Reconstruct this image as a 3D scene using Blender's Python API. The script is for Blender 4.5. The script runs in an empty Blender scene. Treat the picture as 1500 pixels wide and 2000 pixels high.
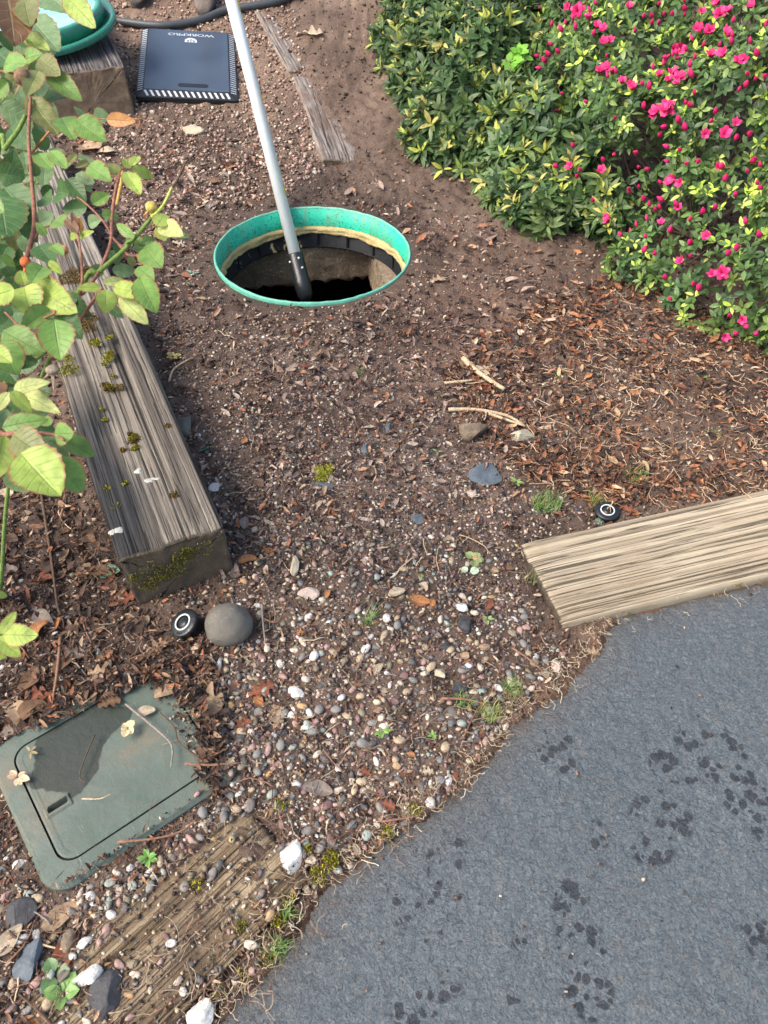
import bpy, bmesh, math, random
import numpy as np
from mathutils import Vector, Matrix, Euler
rng = np.random.default_rng(11); random.seed(5)
PI = math.pi
S = bpy.context.scene
COL = S.collection
# ---------------------------------------------------------------- camera, sky, sun, exposure
CH = 1.3; FP = 1500.0; PITCH = math.radians(47.2)
cam = bpy.data.cameras.new('camera'); camo = bpy.data.objects.new('camera', cam); COL.objects.link(camo)
camo.location = (0, 0, CH); camo.rotation_euler = (PI/2 - PITCH, 0, 0)
cam.sensor_fit = 'VERTICAL'; cam.sensor_height = 36; cam.lens = FP/2000*36
cam.clip_start = 0.02; cam.clip_end = 800
cam.dof.use_dof = True; cam.dof.focus_distance = 1.9; cam.dof.aperture_fstop = 13
S.camera = camo
SUN_EL, SUN_AZ = math.radians(50), math.radians(-112)     # azimuth from +Y towards +X
w = bpy.data.worlds.new('World'); S.world = w; w.use_nodes = True
wn = w.node_tree; bg = wn.nodes['Background']
sky = wn.nodes.new('ShaderNodeTexSky'); sky.sky_type = 'NISHITA'; sky.sun_disc = False
sky.sun_elevation = SUN_EL; sky.sun_rotation = SUN_AZ; sky.air_density = 1.0; sky.dust_density = 4.0; sky.ozone_density = 1.0
wn.links.new(sky.outputs[0], bg.inputs[0]); bg.inputs[1].default_value = 0.15
sl = bpy.data.lights.new('sun', 'SUN'); sl.energy = 1.5; sl.angle = math.radians(30); sl.color = (1.0, .93, .84)
so = bpy.data.objects.new('sun', sl); COL.objects.link(so)
sd = Vector((math.sin(SUN_AZ)*math.cos(SUN_EL), math.cos(SUN_AZ)*math.cos(SUN_EL), math.sin(SUN_EL)))
so.rotation_euler = sd.to_track_quat('Z', 'Y').to_euler()
S.view_settings.view_transform = 'Standard'; S.view_settings.look = 'None'
S.view_settings.exposure = 1.15; S.view_settings.gamma = 1

# ---------------------------------------------------------------- noise / maths
def _h(ix, iy, iz, s):
    n = (ix.astype(np.int64)*374761393 + iy.astype(np.int64)*668265263 + iz.astype(np.int64)*2147483647 + s*974634777) & 0xFFFFFFFF
    n = ((n ^ (n >> 13))*1274126177) & 0xFFFFFFFF
    n = (n ^ (n >> 16)) & 0xFFFFFFFF
    return n/4294967295.0
def vn(x, y, z=0, s=0):                       # value noise -1..1
    x, y, z = np.broadcast_arrays(np.asarray(x, float), np.asarray(y, float), np.asarray(z, float))
    ix, iy, iz = np.floor(x), np.floor(y), np.floor(z)
    fx, fy, fz = x-ix, y-iy, z-iz
    fx, fy, fz = [f*f*(3-2*f) for f in (fx, fy, fz)]
    r = 0
    for a in (0, 1):
        for b in (0, 1):
            for c in (0, 1):
                r = r + _h(ix+a, iy+b, iz+c, s)*(fx if a else 1-fx)*(fy if b else 1-fy)*(fz if c else 1-fz)
    return r*2-1
def T(x, y):                                  # low-frequency terrain
    y = np.asarray(y, float); x = np.asarray(x, float)
    t = np.clip(y-2.75, 0, None)
    z = 0.185*(np.sqrt(t*t+.04)-.2)
    z = np.where(y > 7, z[()]*0 + 0.185*(math.sqrt(4.25**2+.04)-.2), z)
    z = z + 0.012*vn(x*1.7, y*1.7, 0, 1) + 0.006*vn(x*5, y*5, 0, 2)
    wm_ = np.exp(-((((x+.86)/.42)**2+((y-3.73)/.46)**2)**2)); z = z*(1-wm_)+wm_*(.150-.0935*(x+.86)+.139*(y-3.73))
    d = np.hypot(x-RC[0], y-RC[1])
    k = np.clip((d-.36)/.25, 0, 1)
    z = z*k + (1-k)*(-.004)
    # low ground under the paving
    return z
RC = (-.2385, 2.392); RR = .328
def ray(px, py):
    a = (px-750)/FP; b = (1000-py)/FP
    return np.array([a, math.cos(PITCH)+b*math.sin(PITCH), -math.sin(PITCH)+b*math.cos(PITCH)])
def Q(px, py, d):
    return np.array([0, 0, CH]) + ray(px, py)*d
def G(px, py, off=0.0):                       # point on the terrain (+off) seen at a photograph position
    r = ray(px, py); t = (off-CH)/r[2] if r[2] < -.05 else 8
    for _ in range(25):
        z = float(T(r[0]*t, r[1]*t))+off
        t = t*.4 + .6*(z-CH)/r[2]
    return np.array([r[0]*t, r[1]*t, CH+r[2]*t])
def Gv(px, py):
    px = np.asarray(px, float); py = np.asarray(py, float)
    a = (px-750)/FP; b = (1000-py)/FP
    ry = math.cos(PITCH)+b*math.sin(PITCH); rz = -math.sin(PITCH)+b*math.cos(PITCH)
    t = -CH/rz
    for _ in range(25):
        t = t*.4+.6*(T(a*t, ry*t)-CH)/rz
    return a*t, ry*t, t
def inpoly(x, y, poly):
    x = np.asarray(x, float); y = np.asarray(y, float); r = np.zeros(np.broadcast(x, y).shape, bool)
    n = len(poly)
    for i in range(n):
        x0, y0 = poly[i][:2]; x1, y1 = poly[(i+1) % n][:2]
        if y0 == y1: continue
        c = ((y0 > y) != (y1 > y)) & (x < (x1-x0)*(y-y0)/(y1-y0)+x0)
        r ^= c
    return r
def toworld(pl): return [tuple(G(*p)[:2]) for p in pl]

# ---------------------------------------------------------------- objects
def tag(o, label=None, cat=None, group=None, kind=None):
    if label: o['label'] = label
    if cat: o['category'] = cat
    if group: o['group'] = group
    if kind: o['kind'] = kind
    return o
def empty(name, loc=(0, 0, 0), rot=(0, 0, 0), **k):
    o = bpy.data.objects.new(name, None); COL.objects.link(o); o.location = loc; o.rotation_euler = rot
    o.empty_display_size = .05
    return tag(o, **k)
def mk(name, V, F, mat, parent=None, smooth=True, cols=None, lc=None, **k):
    me = bpy.data.meshes.new(name)
    V = np.asarray(V, np.float32)
    if isinstance(F, np.ndarray):
        nf, kk = F.shape
        me.vertices.add(len(V)); me.vertices.foreach_set('co', V.ravel())
        me.loops.add(nf*kk); me.loops.foreach_set('vertex_index', F.astype(np.int32).ravel())
        me.polygons.add(nf); me.polygons.foreach_set('loop_start', np.arange(0, nf*kk, kk, dtype=np.int32))
        me.polygons.foreach_set('loop_total', np.full(nf, kk, np.int32))
        me.update(calc_edges=True)
    else:
        me.from_pydata([tuple(v) for v in V.tolist()], [], [tuple(f) for f in F]); me.update()
    me.validate()
    if smooth: me.polygons.foreach_set('use_smooth', np.ones(len(me.polygons), bool))
    for nm, c in (('Col', cols), ('LC', lc)):
        if c is not None:
            c = np.asarray(c, np.float32)
            if c.shape[1] == 3: c = np.hstack([c, np.ones((len(c), 1), np.float32)])
            at = me.color_attributes.new(nm, 'FLOAT_COLOR', 'POINT'); at.data.foreach_set('color', c.ravel())
    if mat: me.materials.append(mat)
    o = bpy.data.objects.new(name, me); COL.objects.link(o)
    if parent: o.parent = parent
    return tag(o, **k)
class MB:
    def __init__(s): s.V = []; s.F = []
    def add(s, V, F):
        b = len(s.V); s.V += [tuple(v) for v in V]; s.F += [tuple(i+b for i in f) for f in F]; return s
    def box(s, c, d, rz=0, bev=0):
        x, y, z = d[0]/2, d[1]/2, d[2]/2
        ca, sa = math.cos(rz), math.sin(rz)
        if bev:
            b = bev; P = []
            for zz, i in ((-z, b), (-z+b, 0), (z-b, 0), (z, b)):
                P += [(-x+i+b*0, -y+i, zz), (x-i, -y+i, zz), (x-i, y-i, zz), (-x+i, y-i, zz)]
            F = [(3, 2, 1, 0), (12, 13, 14, 15)]
            for k in range(3):
                for j in range(4): F.append((k*4+j, k*4+(j+1) % 4, k*4+4+(j+1) % 4, k*4+4+j))
        else:
            P = [(a, b, e) for e in (-z, z) for a, b in ((-x, -y), (x, -y), (x, y), (-x, y))]
            F = [(3, 2, 1, 0), (4, 5, 6, 7)]+[(j, (j+1) % 4, 4+(j+1) % 4, 4+j) for j in range(4)]
        return s.add([(c[0]+p[0]*ca-p[1]*sa, c[1]+p[0]*sa+p[1]*ca, c[2]+p[2]) for p in P], F)
    def tube(s, pts, rad, n=8, cap=True):
        V, F = tube(pts, rad, n, cap); return s.add(V, F)
    def obj(s, name, mat, parent=None, **k): return mk(name, s.V, s.F, mat, parent, **k)
def tube(pts, rad, n=8, cap=True):
    pts = [Vector(p) for p in pts]; m = len(pts)
    rad = rad if hasattr(rad, '__len__') else [rad]*m
    V, F = [], []; up = None
    for i, p in enumerate(pts):
        t = (pts[min(i+1, m-1)]-pts[max(i-1, 0)]).normalized()
        if up is None: up = t.orthogonal().normalized()
        u = (up - t*up.dot(t)).normalized(); up = u; v = t.cross(u)
        for k in range(n):
            a = 2*PI*k/n; V.append(p+(u*math.cos(a)+v*math.sin(a))*rad[i])
    for i in range(m-1):
        for k in range(n):
            F.append((i*n+k, i*n+(k+1) % n, (i+1)*n+(k+1) % n, (i+1)*n+k))
    if cap:
        F.append(tuple(range(n-1, -1, -1))); F.append(tuple((m-1)*n+k for k in range(n)))
    return [tuple(v) for v in V], F
def lathe(prof, n=64, closed=False, jit=None):
    V, F = [], []; m = len(prof)
    for i, (r, z) in enumerate(prof):
        for k in range(n):
            a = 2*PI*k/n
            V.append((r*math.cos(a), r*math.sin(a), z))
    for i in range(m-1 if not closed else m):
        j = (i+1) % m
        for k in range(n):
            F.append((i*n+k, i*n+(k+1) % n, j*n+(k+1) % n, j*n+k))
    if not closed:
        if prof[0][0] > 1e-4: pass
    return V, F
def smoothpath(pts, k=8):
    P = [np.array(p, float) for p in pts]; P = [2*P[0]-P[1]]+P+[2*P[-1]-P[-2]]; out = []
    for i in range(1, len(P)-2):
        for j in range(k):
            t = j/k; a, b, c, d = P[i-1:i+3]
            out.append(.5*((2*b)+(-a+c)*t+(2*a-5*b+4*c-d)*t*t+(-a+3*b-3*c+d)*t**3))
    out.append(P[-2]); return out

# ---------------------------------------------------------------- materials
class NT:
    def __init__(s, name, rough=.7, spec=.5):
        s.m = bpy.data.materials.new(name); s.m.use_nodes = True; s.t = s.m.node_tree
        s.b = s.t.nodes['Principled BSDF']; s.b.inputs['Roughness'].default_value = rough
        s.b.inputs['Specular IOR Level'].default_value = spec
    def n(s, typ, **k):
        nd = s.t.nodes.new('ShaderNode'+typ)
        for a, v in k.items():
            if a in ('inp',):
                for i, x in v.items():
                    if hasattr(x, 'type') and hasattr(x, 'node'): s.t.links.new(x, nd.inputs[i])
                    else: nd.inputs[i].default_value = x
            else: setattr(nd, a, v)
        return nd
    def coord(s, w='Object'): return s.n('TexCoord').outputs[w]
    def mapping(s, v, sc): return s.n('Mapping', inp={0: v, 3: sc}).outputs[0]
    def noise(s, v, scale, det=5, rough=.6, dist=0):
        return s.n('TexNoise', inp={'Vector': v, 'Scale': scale, 'Detail': det, 'Roughness': rough, 'Distortion': dist}).outputs[0]
    def ramp(s, f, st, interp='LINEAR'):
        r = s.n('ValToRGB', inp={0: f}); r.color_ramp.interpolation = interp
        while len(r.color_ramp.elements) < len(st): r.color_ramp.elements.new(.5)
        for e, (p, c) in zip(r.color_ramp.elements, st):
            e.position = p; e.color = (c, c, c, 1) if not hasattr(c, '__len__') else (*c, 1)
        return r.outputs[0]
    def mix(s, f, a, b, mode='MIX'):
        nd = s.n('Mix', data_type='RGBA', blend_type=mode)
        for i, x in ((0, f), (6, a), (7, b)):
            if hasattr(x, 'node'): s.t.links.new(x, nd.inputs[i])
            else: nd.inputs[i].default_value = x if i == 0 else (*x, 1) if len(x) == 3 else x
        return nd.outputs[2]
    def math(s, op, a, b=0.0):
        nd = s.n('Math', operation=op)
        for i, x in ((0, a), (1, b)):
            if hasattr(x, 'node'): s.t.links.new(x, nd.inputs[i])
            else: nd.inputs[i].default_value = x
        return nd.outputs[0]
    def col(s, c): 
        if hasattr(c, 'node'): s.t.links.new(c, s.b.inputs['Base Color'])
        else: s.b.inputs['Base Color'].default_value = (*c, 1)
    def rough(s, c): s.t.links.new(c, s.b.inputs['Roughness'])
    def bump(s, h, dist, st=1.0, prev=None):
        nd = s.n('Bump', inp={'Strength': st, 'Distance': dist, 'Height': h})
        if prev: s.t.links.new(prev, nd.inputs['Normal'])
        s.t.links.new(nd.outputs[0], s.b.inputs['Normal']); return nd.outputs[0]
def m_plain(name, c, rough=.6, var=.25, sc=40, bump=.001, spec=.5):
    t = NT(name, rough, spec); o = t.coord(); f = t.noise(o, sc)
    t.col(t.mix(f, tuple(x*(1-var) for x in c), tuple(min(1, x*(1+var)) for x in c)))
    if bump: t.bump(t.noise(o, sc*2.5), bump)
    return t.m
def m_vcol(name, rough=.75, sc=150, var=.3, bump=.0008, spec=.35, trans=0):
    t = NT(name, rough, spec); c = t.n('VertexColor', layer_name='Col').outputs[0]
    o = t.coord(); f = t.noise(o, sc, 3)
    k = t.ramp(f, [(.3, 1-var), (.7, 1+var)])
    t.col(t.mix(1.0, c, k, 'MULTIPLY'))
    if bump: t.bump(f, bump)
    if trans:
        t.b.inputs['Subsurface Weight'].default_value = 0
        tr = t.n('BsdfTranslucent', inp={'Color': c}); ms = t.n('MixShader', inp={0: trans})
        out = t.t.nodes['Material Output']
        t.t.links.new(t.b.outputs[0], ms.inputs[1]); t.t.links.new(tr.outputs[0], ms.inputs[2]); t.t.links.new(ms.outputs[0], out.inputs[0])
    return t.m
M = {}
# soil
t = NT('soil', .85, .3); o = t.coord()
n1 = t.noise(o, 2.2, 5, .6, .3); n2 = t.noise(o, 26, 6, .7); n3 = t.noise(o, 260, 4, .7)
c = t.ramp(n1, [(.33, (.082, .054, .040)), (.5, (.138, .094, .069)), (.68, (.20, .140, .102))])
c = t.mix(t.ramp(n2, [(.4, 0), (.7, .55)]), c, (.055, .036, .028))
c = t.mix(t.ramp(n3, [(.62, 0), (.75, .5)]), c, (.30, .21, .15))
sp = t.n('VertexColor', layer_name='Col').outputs[0]
c = t.mix(1.0, c, sp, 'MULTIPLY')
t.col(c)
b = t.bump(n3, .004, .8); t.bump(t.noise(o, 80, 5, .7), .010, .8, b)
t.rough(t.ramp(n2, [(.3, .6), (.7, .95)])); M['soil'] = t.m
# asphalt
t = NT('asphalt', .6, .5); o = t.coord()
v1 = t.n('TexVoronoi', inp={'Vector': o, 'Scale': 190.0, 'Randomness': 1.0}); v2 = t.n('TexVoronoi', inp={'Vector': o, 'Scale': 260.0})
nl = t.noise(o, 3.0, 4); nm = t.noise(o, 40, 5, .7); nf = t.noise(o, 420, 3, .6)
c = t.ramp(nl, [(.3, (.108, .134, .147)), (.7, (.142, .168, .178))])
cr = t.ramp(v1.outputs[0], [(.0, 1.1), (.5, 1.0), (.8, .55)]); c = t.mix(.55, c, cr, 'MULTIPLY')
ag = t.n('SeparateColor', inp={0: v2.outputs[1]}).outputs[0]; c = t.mix(t.ramp(ag, [(.86, 0), (.90, .32)]), c, (.25, .235, .205)); c = t.mix(t.ramp(ag, [(.10, .45), (.14, 0)]), c, (.045, .052, .062))
c = t.mix(t.ramp(nm, [(.5, 0), (.75, .35)]), c, (.15, .125, .10))
c = t.mix(t.ramp(nf, [(.35, .5), (.5, 0)]), c, (.05, .055, .065))
c = t.mix(t.ramp(nf, [(.66, 0), (.73, .75)]), c, (.26, .27, .28))
gr = t.ramp(t.noise(o, 70, 2, .5, .6), [(.66, 0), (.74, .28)]); c = t.mix(gr, c, (.24, .20, .16))
wet = t.n('VertexColor', layer_name='Col').outputs[0]
wv = t.n('TexVoronoi', inp={'Vector': t.mix(.012, o, t.n('TexNoise', inp={'Vector': o, 'Scale': 45.0}).outputs[1]), 'Scale': 62.0})
rnd = t.n('SeparateColor', inp={0: wv.outputs[1]}).outputs[0]
wsz = t.math('SUBTRACT', t.math('MULTIPLY', rnd, .80), wv.outputs[0])
wm = t.math('MULTIPLY', t.ramp(t.math('ADD', wsz, t.math('MULTIPLY', nf, .16)), [(.08, 0), (.17, 1)]), t.n('SeparateColor', inp={0: wet}).outputs[0])
wm = t.ramp(wm, [(.30, 0), (.42, 1)])
c = t.mix(t.math('MULTIPLY', wm, .85), c, (.026, .029, .034))
edge = t.n('SeparateColor', inp={0: wet}).outputs[1]
c = t.mix(t.math('MULTIPLY', edge, t.ramp(nm, [(.4, .9), (.62, .1)])), c, (.13, .10, .075))
t.col(c); t.rough(t.mix(wm, (.50, .50, .50), (.33, .33, .33)))
bb = t.bump(t.ramp(t.noise(o, 105, 4, .6, .9), [(.38, 0), (.62, 1)]), .0055, .75); bb = t.bump(v2.outputs[0], .002, .4, bb); bb = t.bump(nf, .0035, .6, bb); t.bump(t.noise(o, 150, 6, .8, .4), .004, .7, bb)
M['asphalt'] = t.m
def m_wood(name, cols, end, gsc=(1.1, 100, 60), moss=.0, dirt=(.06, .045, .035), dirtamt=.35, stain=None, dk=.3):
    t = NT(name, .85, .25); o = t.coord(); m1 = t.mapping(o, gsc)
    g = t.noise(m1, 1.0, 4, .5, .05); g2 = t.noise(t.mapping(o, (gsc[0]*3, gsc[1]*3, gsc[2]*3)), 1.0, 4, .6)
    c = t.ramp(g, [(.30, cols[0]), (.46, cols[1]), (.66, cols[2])])
    rl = t.noise(t.mapping(o, (gsc[0]*.45, gsc[1]*1.15, gsc[2]*.2)), 1.0, 2, .45, .1); rd = t.math('ABSOLUTE', t.math('SUBTRACT', rl, .5))
    lnv = t.ramp(rd, [(.0, 1), (.009, 1), (.022, 0)]); lnv = t.math('MULTIPLY', lnv, t.ramp(t.noise(t.mapping(o, (gsc[0]*3, 25, 25)), 1.0, 3, .6), [(.40, .15), (.52, 1)]))
    fk = t.ramp(t.noise(t.mapping(o, (gsc[0]*4, gsc[1]*2.2, gsc[2]*.5)), 1.0, 2, .5), [(.62, 0), (.66, .9)]); lnv = t.math('MAXIMUM', lnv, fk)
    c = t.mix(t.math('MULTIPLY', lnv, .9), c, tuple(x*dk for x in cols[0]))
    big = t.noise(o, 7, 5, .65)
    c = t.mix(t.ramp(big, [(.48, 0), (.66, dirtamt)]), c, dirt)
    gv = t.n('VertexColor', layer_name='Col').outputs[0]
    c = t.mix(1.0, c, gv, 'MULTIPLY')
    if stain:
        for (cx, cy, rr, sc_) in stain:
            pass
    nx = t.n('SeparateXYZ', inp={0: t.coord('Normal')}).outputs[0]
    em = t.ramp(t.math('ABSOLUTE', nx), [(.55, 0), (.75, 1)])
    en = t.noise(o, 30, 6, .75); e2 = t.noise(o, 300, 3, .7)
    ec = t.ramp(en, [(.3, tuple(x*.55 for x in end)), (.7, tuple(x*1.25 for x in end))])
    ec = t.mix(t.ramp(e2, [(.62, 0), (.72, .45)]), ec, tuple(min(1, x*3) for x in end))
    c = t.mix(em, c, ec); t.col(c)
    b1 = t.bump(g2, .002, .8); b1 = t.bump(t.math('SUBTRACT', 1.0, t.math('MULTIPLY', lnv, t.math('SUBTRACT', 1.0, em))), .004, .9, b1); t.bump(e2, .0025, .6, b1)
    return t.m
M['wood_a'] = m_wood('weathered_grey_wood', [(.075, .062, .050), (.165, .138, .108), (.29, .25, .195)], (.12, .092, .062), dirt=(.07, .06, .05))
M['wood_b'] = m_wood('dark_grey_wood', [(.04, .037, .036), (.10, .09, .085), (.19, .175, .16)], (.24, .17, .11))
M['wood_c'] = m_wood('pale_tan_wood', [(.26, .205, .14), (.375, .305, .205), (.46, .385, .27)], (.075, .06, .042), dirtamt=.3, dirt=(.24, .17, .10), dk=.30)
M['wood_d'] = m_wood('brown_olive_wood', [(.09, .062, .035), (.20, .145, .085), (.31, .24, .15)], (.10, .075, .05), dirt=(.085, .06, .04), dirtamt=.8)
M['wood_e'] = m_wood('grey_buried_wood', [(.16, .13, .11), (.26, .22, .185), (.36, .31, .27)], (.22, .16, .11), dirt=(.16, .10, .075), dirtamt=.7)
t = NT('pebble_stone', .6, .35); o = t.coord(); c = t.n('VertexColor', layer_name='Col').outputs[0]; wo = t.n('NewGeometry').outputs[0]
f = t.noise(wo, 420, 4, .7); f2 = t.noise(wo, 120, 4, .65)
c = t.mix(1.0, c, t.ramp(f, [(.3, .68), (.7, 1.25)]), 'MULTIPLY'); c = t.mix(t.ramp(f2, [(.46, 0), (.66, .85)]), c, (.24, .185, .145)); t.col(c); t.bump(f, .0008); M['pebble'] = t.m
M['litter'] = m_vcol('litter', .8, 220, .35, .0006, .25)
M['leafdry'] = m_vcol('dry_leaf', .7, 160, .4, .0012, .3, trans=.15)
M['moss'] = m_vcol('moss', .95, 300, .35, 0, .1)
M['grass'] = m_vcol('grass', .6, 90, .2, 0, .3, trans=.25)
M['twig'] = m_vcol('twig_bark', .85, 200, .35, .0008, .2)
def m_leaf(name, rough=.45, spec=.4, trans=.3, vein=True, veinstr=.2):
    t = NT(name, rough, spec); c = t.n('VertexColor', layer_name='Col').outputs[0]
    lc = t.n('SeparateColor', inp={0: t.n('VertexColor', layer_name='LC').outputs[0]})
    u, v, e = lc.outputs[0], lc.outputs[1], lc.outputs[2]
    o = t.coord(); nn = t.noise(o, 90, 4, .6)
    c = t.mix(1.0, c, t.ramp(nn, [(.3, .78), (.7, 1.2)]), 'MULTIPLY')
    if vein:
        ph = t.math('MULTIPLY', t.math('SUBTRACT', u, t.math('MULTIPLY', v, .22)), 44.0)
        sv = t.ramp(t.math('SINE', ph), [(.86, 0), (1.0, .5)])
        mid = t.ramp(v, [(.0, 1), (.07, 0)])
        vm = t.math('MAXIMUM', mid, sv)
        c2 = t.mix(t.math('MULTIPLY', vm, veinstr), c, (.55, .62, .30))
        c2 = t.mix(t.math('MULTIPLY', t.ramp(v, [(.84, 0), (.98, 1)]), e), c2, (.33, .10, .06))
        bl_ = t.ramp(t.noise(o, 55, 5, .7), [(.63, 0), (.70, .5)]); c2 = t.mix(bl_, c2, (.24, .17, .07))
        c = c2
        t.bump(t.math('SUBTRACT', 1.0, vm), .0012, .7)
    t.col(c)
    tr = t.n('BsdfTranslucent', inp={'Color': c}); ms = t.n('MixShader', inp={0: trans})
    out = t.t.nodes['Material Output']
    t.t.links.new(t.b.outputs[0], ms.inputs[1]); t.t.links.new(tr.outputs[0], ms.inputs[2]); t.t.links.new(ms.outputs[0], out.inputs[0])
    return t.m
M['rose_leaf'] = m_leaf('rose_leaf', .44, .38, .3)
M['azalea_leaf'] = m_leaf('azalea_leaf', .42, .5, .22, veinstr=.25)
M['petal'] = m_vcol('petal', .55, 60, .2, 0, .3, trans=.3)
M['green_paint'] = None
# green moulded plastic of the riser: bright with black specks
t = NT('green_riser_plastic', .5, .4); o = t.coord()
a1 = t.noise(o, 130, 5, .75); a2 = t.noise(t.mapping(o, (1, 1, .3)), 16, 5, .7)
c = t.ramp(t.noise(o, 9, 4), [(.3, (.012, .40, .25)), (.7, (.03, .56, .37))])
c = t.mix(t.ramp(a1, [(.545, 0), (.60, .9)]), c, (.02, .09, .05)); c = t.mix(t.ramp(a2, [(.50, 0), (.66, .6)]), c, (.16, .20, .10))
t.col(c); t.bump(a1, .0006); M['riser_green'] = t.m
M['rim_green'] = m_plain('pale_green_rim', (.13, .42, .30), .5, .4, 60)
t = NT('green_lid_plastic', .28, .6); o = t.coord(); a1 = t.noise(o, 70, 5, .7); a2 = t.noise(o, 8, 5, .6)
c = t.ramp(a2, [(.3, (.02, .17, .11)), (.7, (.04, .25, .17))]); c = t.mix(t.ramp(a1, [(.6, 0), (.68, .8)]), c, (.03, .05, .035)); t.col(c)
t.rough(t.ramp(a2, [(.35, .12), (.7, .4)])); t.bump(a1, .0005); M['lid_green'] = t.m
t = NT('weathered_sheen_lid_top', .22, .6); o = t.coord(); a1 = t.noise(o, 60, 5, .75); a2 = t.noise(o, 5, 5, .6)
c = t.ramp(a2, [(.3, (.16, .46, .36)), (.7, (.36, .62, .54))]); c = t.mix(t.ramp(a1, [(.6, 0), (.66, .7)]), c, (.05, .12, .09)); t.col(c); M['lid_top'] = t.m  # weathered green made paler in colour to carry the sky's sheen
M['foam'] = m_plain('tan_sealant', (.50, .38, .17), .7, .35, 60, .004)
t = NT('black_liner', .55, .12); o = t.coord(); f = t.noise(t.mapping(o, (1, 1, 1)), 13, 5, .7, 1.2)
t.col(t.mix(t.ramp(f, [(.60, 0), (.66, .95)]), (.010, .011, .013), (.36, .28, .14))); t.bump(t.noise(o, 50), .002); M['liner'] = t.m
t = NT('concrete', .85, .25); o = t.coord(); f = t.noise(o, 90, 6, .8); f2 = t.noise(o, 9, 4)
c = t.ramp(f, [(.3, (.155, .115, .078)), (.56, (.29, .22, .15)), (.66, (.70, .58, .44))]); c = t.mix(t.ramp(f2, [(.4, 0), (.7, .4)]), c, (.22, .155, .10)); t.col(c); t.bump(f, .008); M['concrete'] = t.m
M['dark_conc'] = m_plain('shade_black_concrete', (.02, .015, .011), .9, .3, 20)  # near-black base colour puts the chamber's darkness into its walls
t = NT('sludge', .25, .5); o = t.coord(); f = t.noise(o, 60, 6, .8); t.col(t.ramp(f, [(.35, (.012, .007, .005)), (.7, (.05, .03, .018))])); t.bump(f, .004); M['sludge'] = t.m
t = NT('aluminium', .42, .5); o = t.coord(); t.b.inputs['Metallic'].default_value = .0
f = t.noise(t.mapping(o, (40, 40, 3)), 1.0, 5, .7); t.col(t.ramp(f, [(.3, (.78, .80, .75)), (.7, (.90, .92, .86))])); t.rough(t.ramp(f, [(.3, .32), (.7, .55)])); M['alu'] = t.m
M['rubber'] = m_plain('black_rubber', (.014, .016, .018), .35, .3, 60, .0008)
M['mat_black'] = m_plain('black_foam', (.014, .015, .018), .45, .25, 120, .0008)
t = NT('mat_top', .33, .6); o = t.coord(); f = t.noise(o, 5, 4); f2 = t.noise(o, 160, 3, .7)
c = t.ramp(f, [(.3, (.042, .062, .092)), (.7, (.062, .085, .118))]); c = t.mix(t.ramp(f2, [(.68, 0), (.74, .5)]), c, (.2, .2, .2)); t.col(c); t.rough(t.ramp(f, [(.3, .28), (.7, .42)])); M['mat_top'] = t.m  # bluish base colour carries the sky's reflection on the black mat
M['white_print'] = m_plain('white_print', (.55, .58, .60), .5, .25, 90, 0)
M['hose'] = m_plain('grey_hose', (.06, .066, .07), .5, .3, 30, .001)
M['boot'] = m_plain('worn_leather', (.13, .10, .08), .6, .4, 35, .003)
M['sole'] = m_plain('boot_sole', (.05, .045, .042), .7, .4, 50, .002)
M['trouser'] = m_plain('work_trousers', (.06, .065, .08), .9, .3, 60, .002)
M['skin'] = m_plain('skin', (.5, .3, .22), .5, .1, 30, 0)
M['shirt'] = m_plain('work_shirt', (.10, .12, .14), .9, .2, 60, .001)
M['yellow'] = m_plain('yellow_tape', (.75, .55, .02), .5, .1, 30, 0)
M['white_ring'] = m_plain('white_plastic_ring', (.62, .62, .58), .45, .2, 90, .0003)
t = NT('green_box_plastic', .6, .35); o = t.coord(); f = t.noise(o, 5, 6, .6, .5); f2 = t.noise(o, 60, 5, .7); sc = t.noise(t.mapping(o, (60, 9, 60)), 1.0, 3, .6, 1.5)
c = t.ramp(f, [(.36, (.070, .102, .080)), (.5, (.105, .132, .108)), (.62, (.150, .140, .100))])
c = t.mix(t.ramp(f2, [(.45, 0), (.7, .45)]), c, (.11, .10, .07)); c = t.mix(t.ramp(sc, [(.66, 0), (.72, .35)]), c, (.28, .36, .28))
gv = t.n('VertexColor', layer_name='Col').outputs[0]
gg = t.n('SeparateColor', inp={0: gv}).outputs[0]
c = t.mix(t.math('MULTIPLY', t.ramp(t.math('ADD', gg, t.math('MULTIPLY', f2, .25)), [(.55, 0), (.68, 1)]), .85), c, (.022, .026, .02))
t.col(c); t.rough(t.ramp(f2, [(.3, .38), (.7, .65)])); t.bump(f2, .0015); M['box_green'] = t.m
t = NT('rock_dark', .75, .3); o = t.coord(); f = t.noise(o, 160, 5, .75); f2 = t.noise(o, 18, 4)
t.col(t.mix(t.ramp(f, [(.55, 0), (.7, .7)]), t.ramp(f2, [(.3, (.105, .098, .083)), (.7, (.17, .155, .128))]), (.25, .22, .17))); t.bump(f, .0012); M['rock_round'] = t.m
def m_rock(name, c, speck, amt=.7, rough=.8):
    t = NT(name, rough, .3); o = t.coord(); f = t.noise(o, 170, 5, .75); f2 = t.noise(o, 30, 5)
    t.col(t.mix(t.ramp(f, [(.52, 0), (.66, amt)]), t.ramp(f2, [(.3, tuple(x*.75 for x in c)), (.7, tuple(x*1.2 for x in c))]), speck)); t.bump(f2, .004); return t.m
M['rk_white'] = m_rock('white_quartz_rock', (.62, .60, .54), (.20, .19, .17), .6)
M['lichen'] = m_rock('grey_lichen', (.44, .43, .38), (.20, .20, .18), .7, .9)
M['rk_slate'] = m_rock('blue_slate', (.10, .12, .135), (.18, .20, .20), .5, .55)
M['rk_brown'] = m_rock('brown_rock', (.18, .135, .09), (.30, .25, .18), .5)
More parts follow.
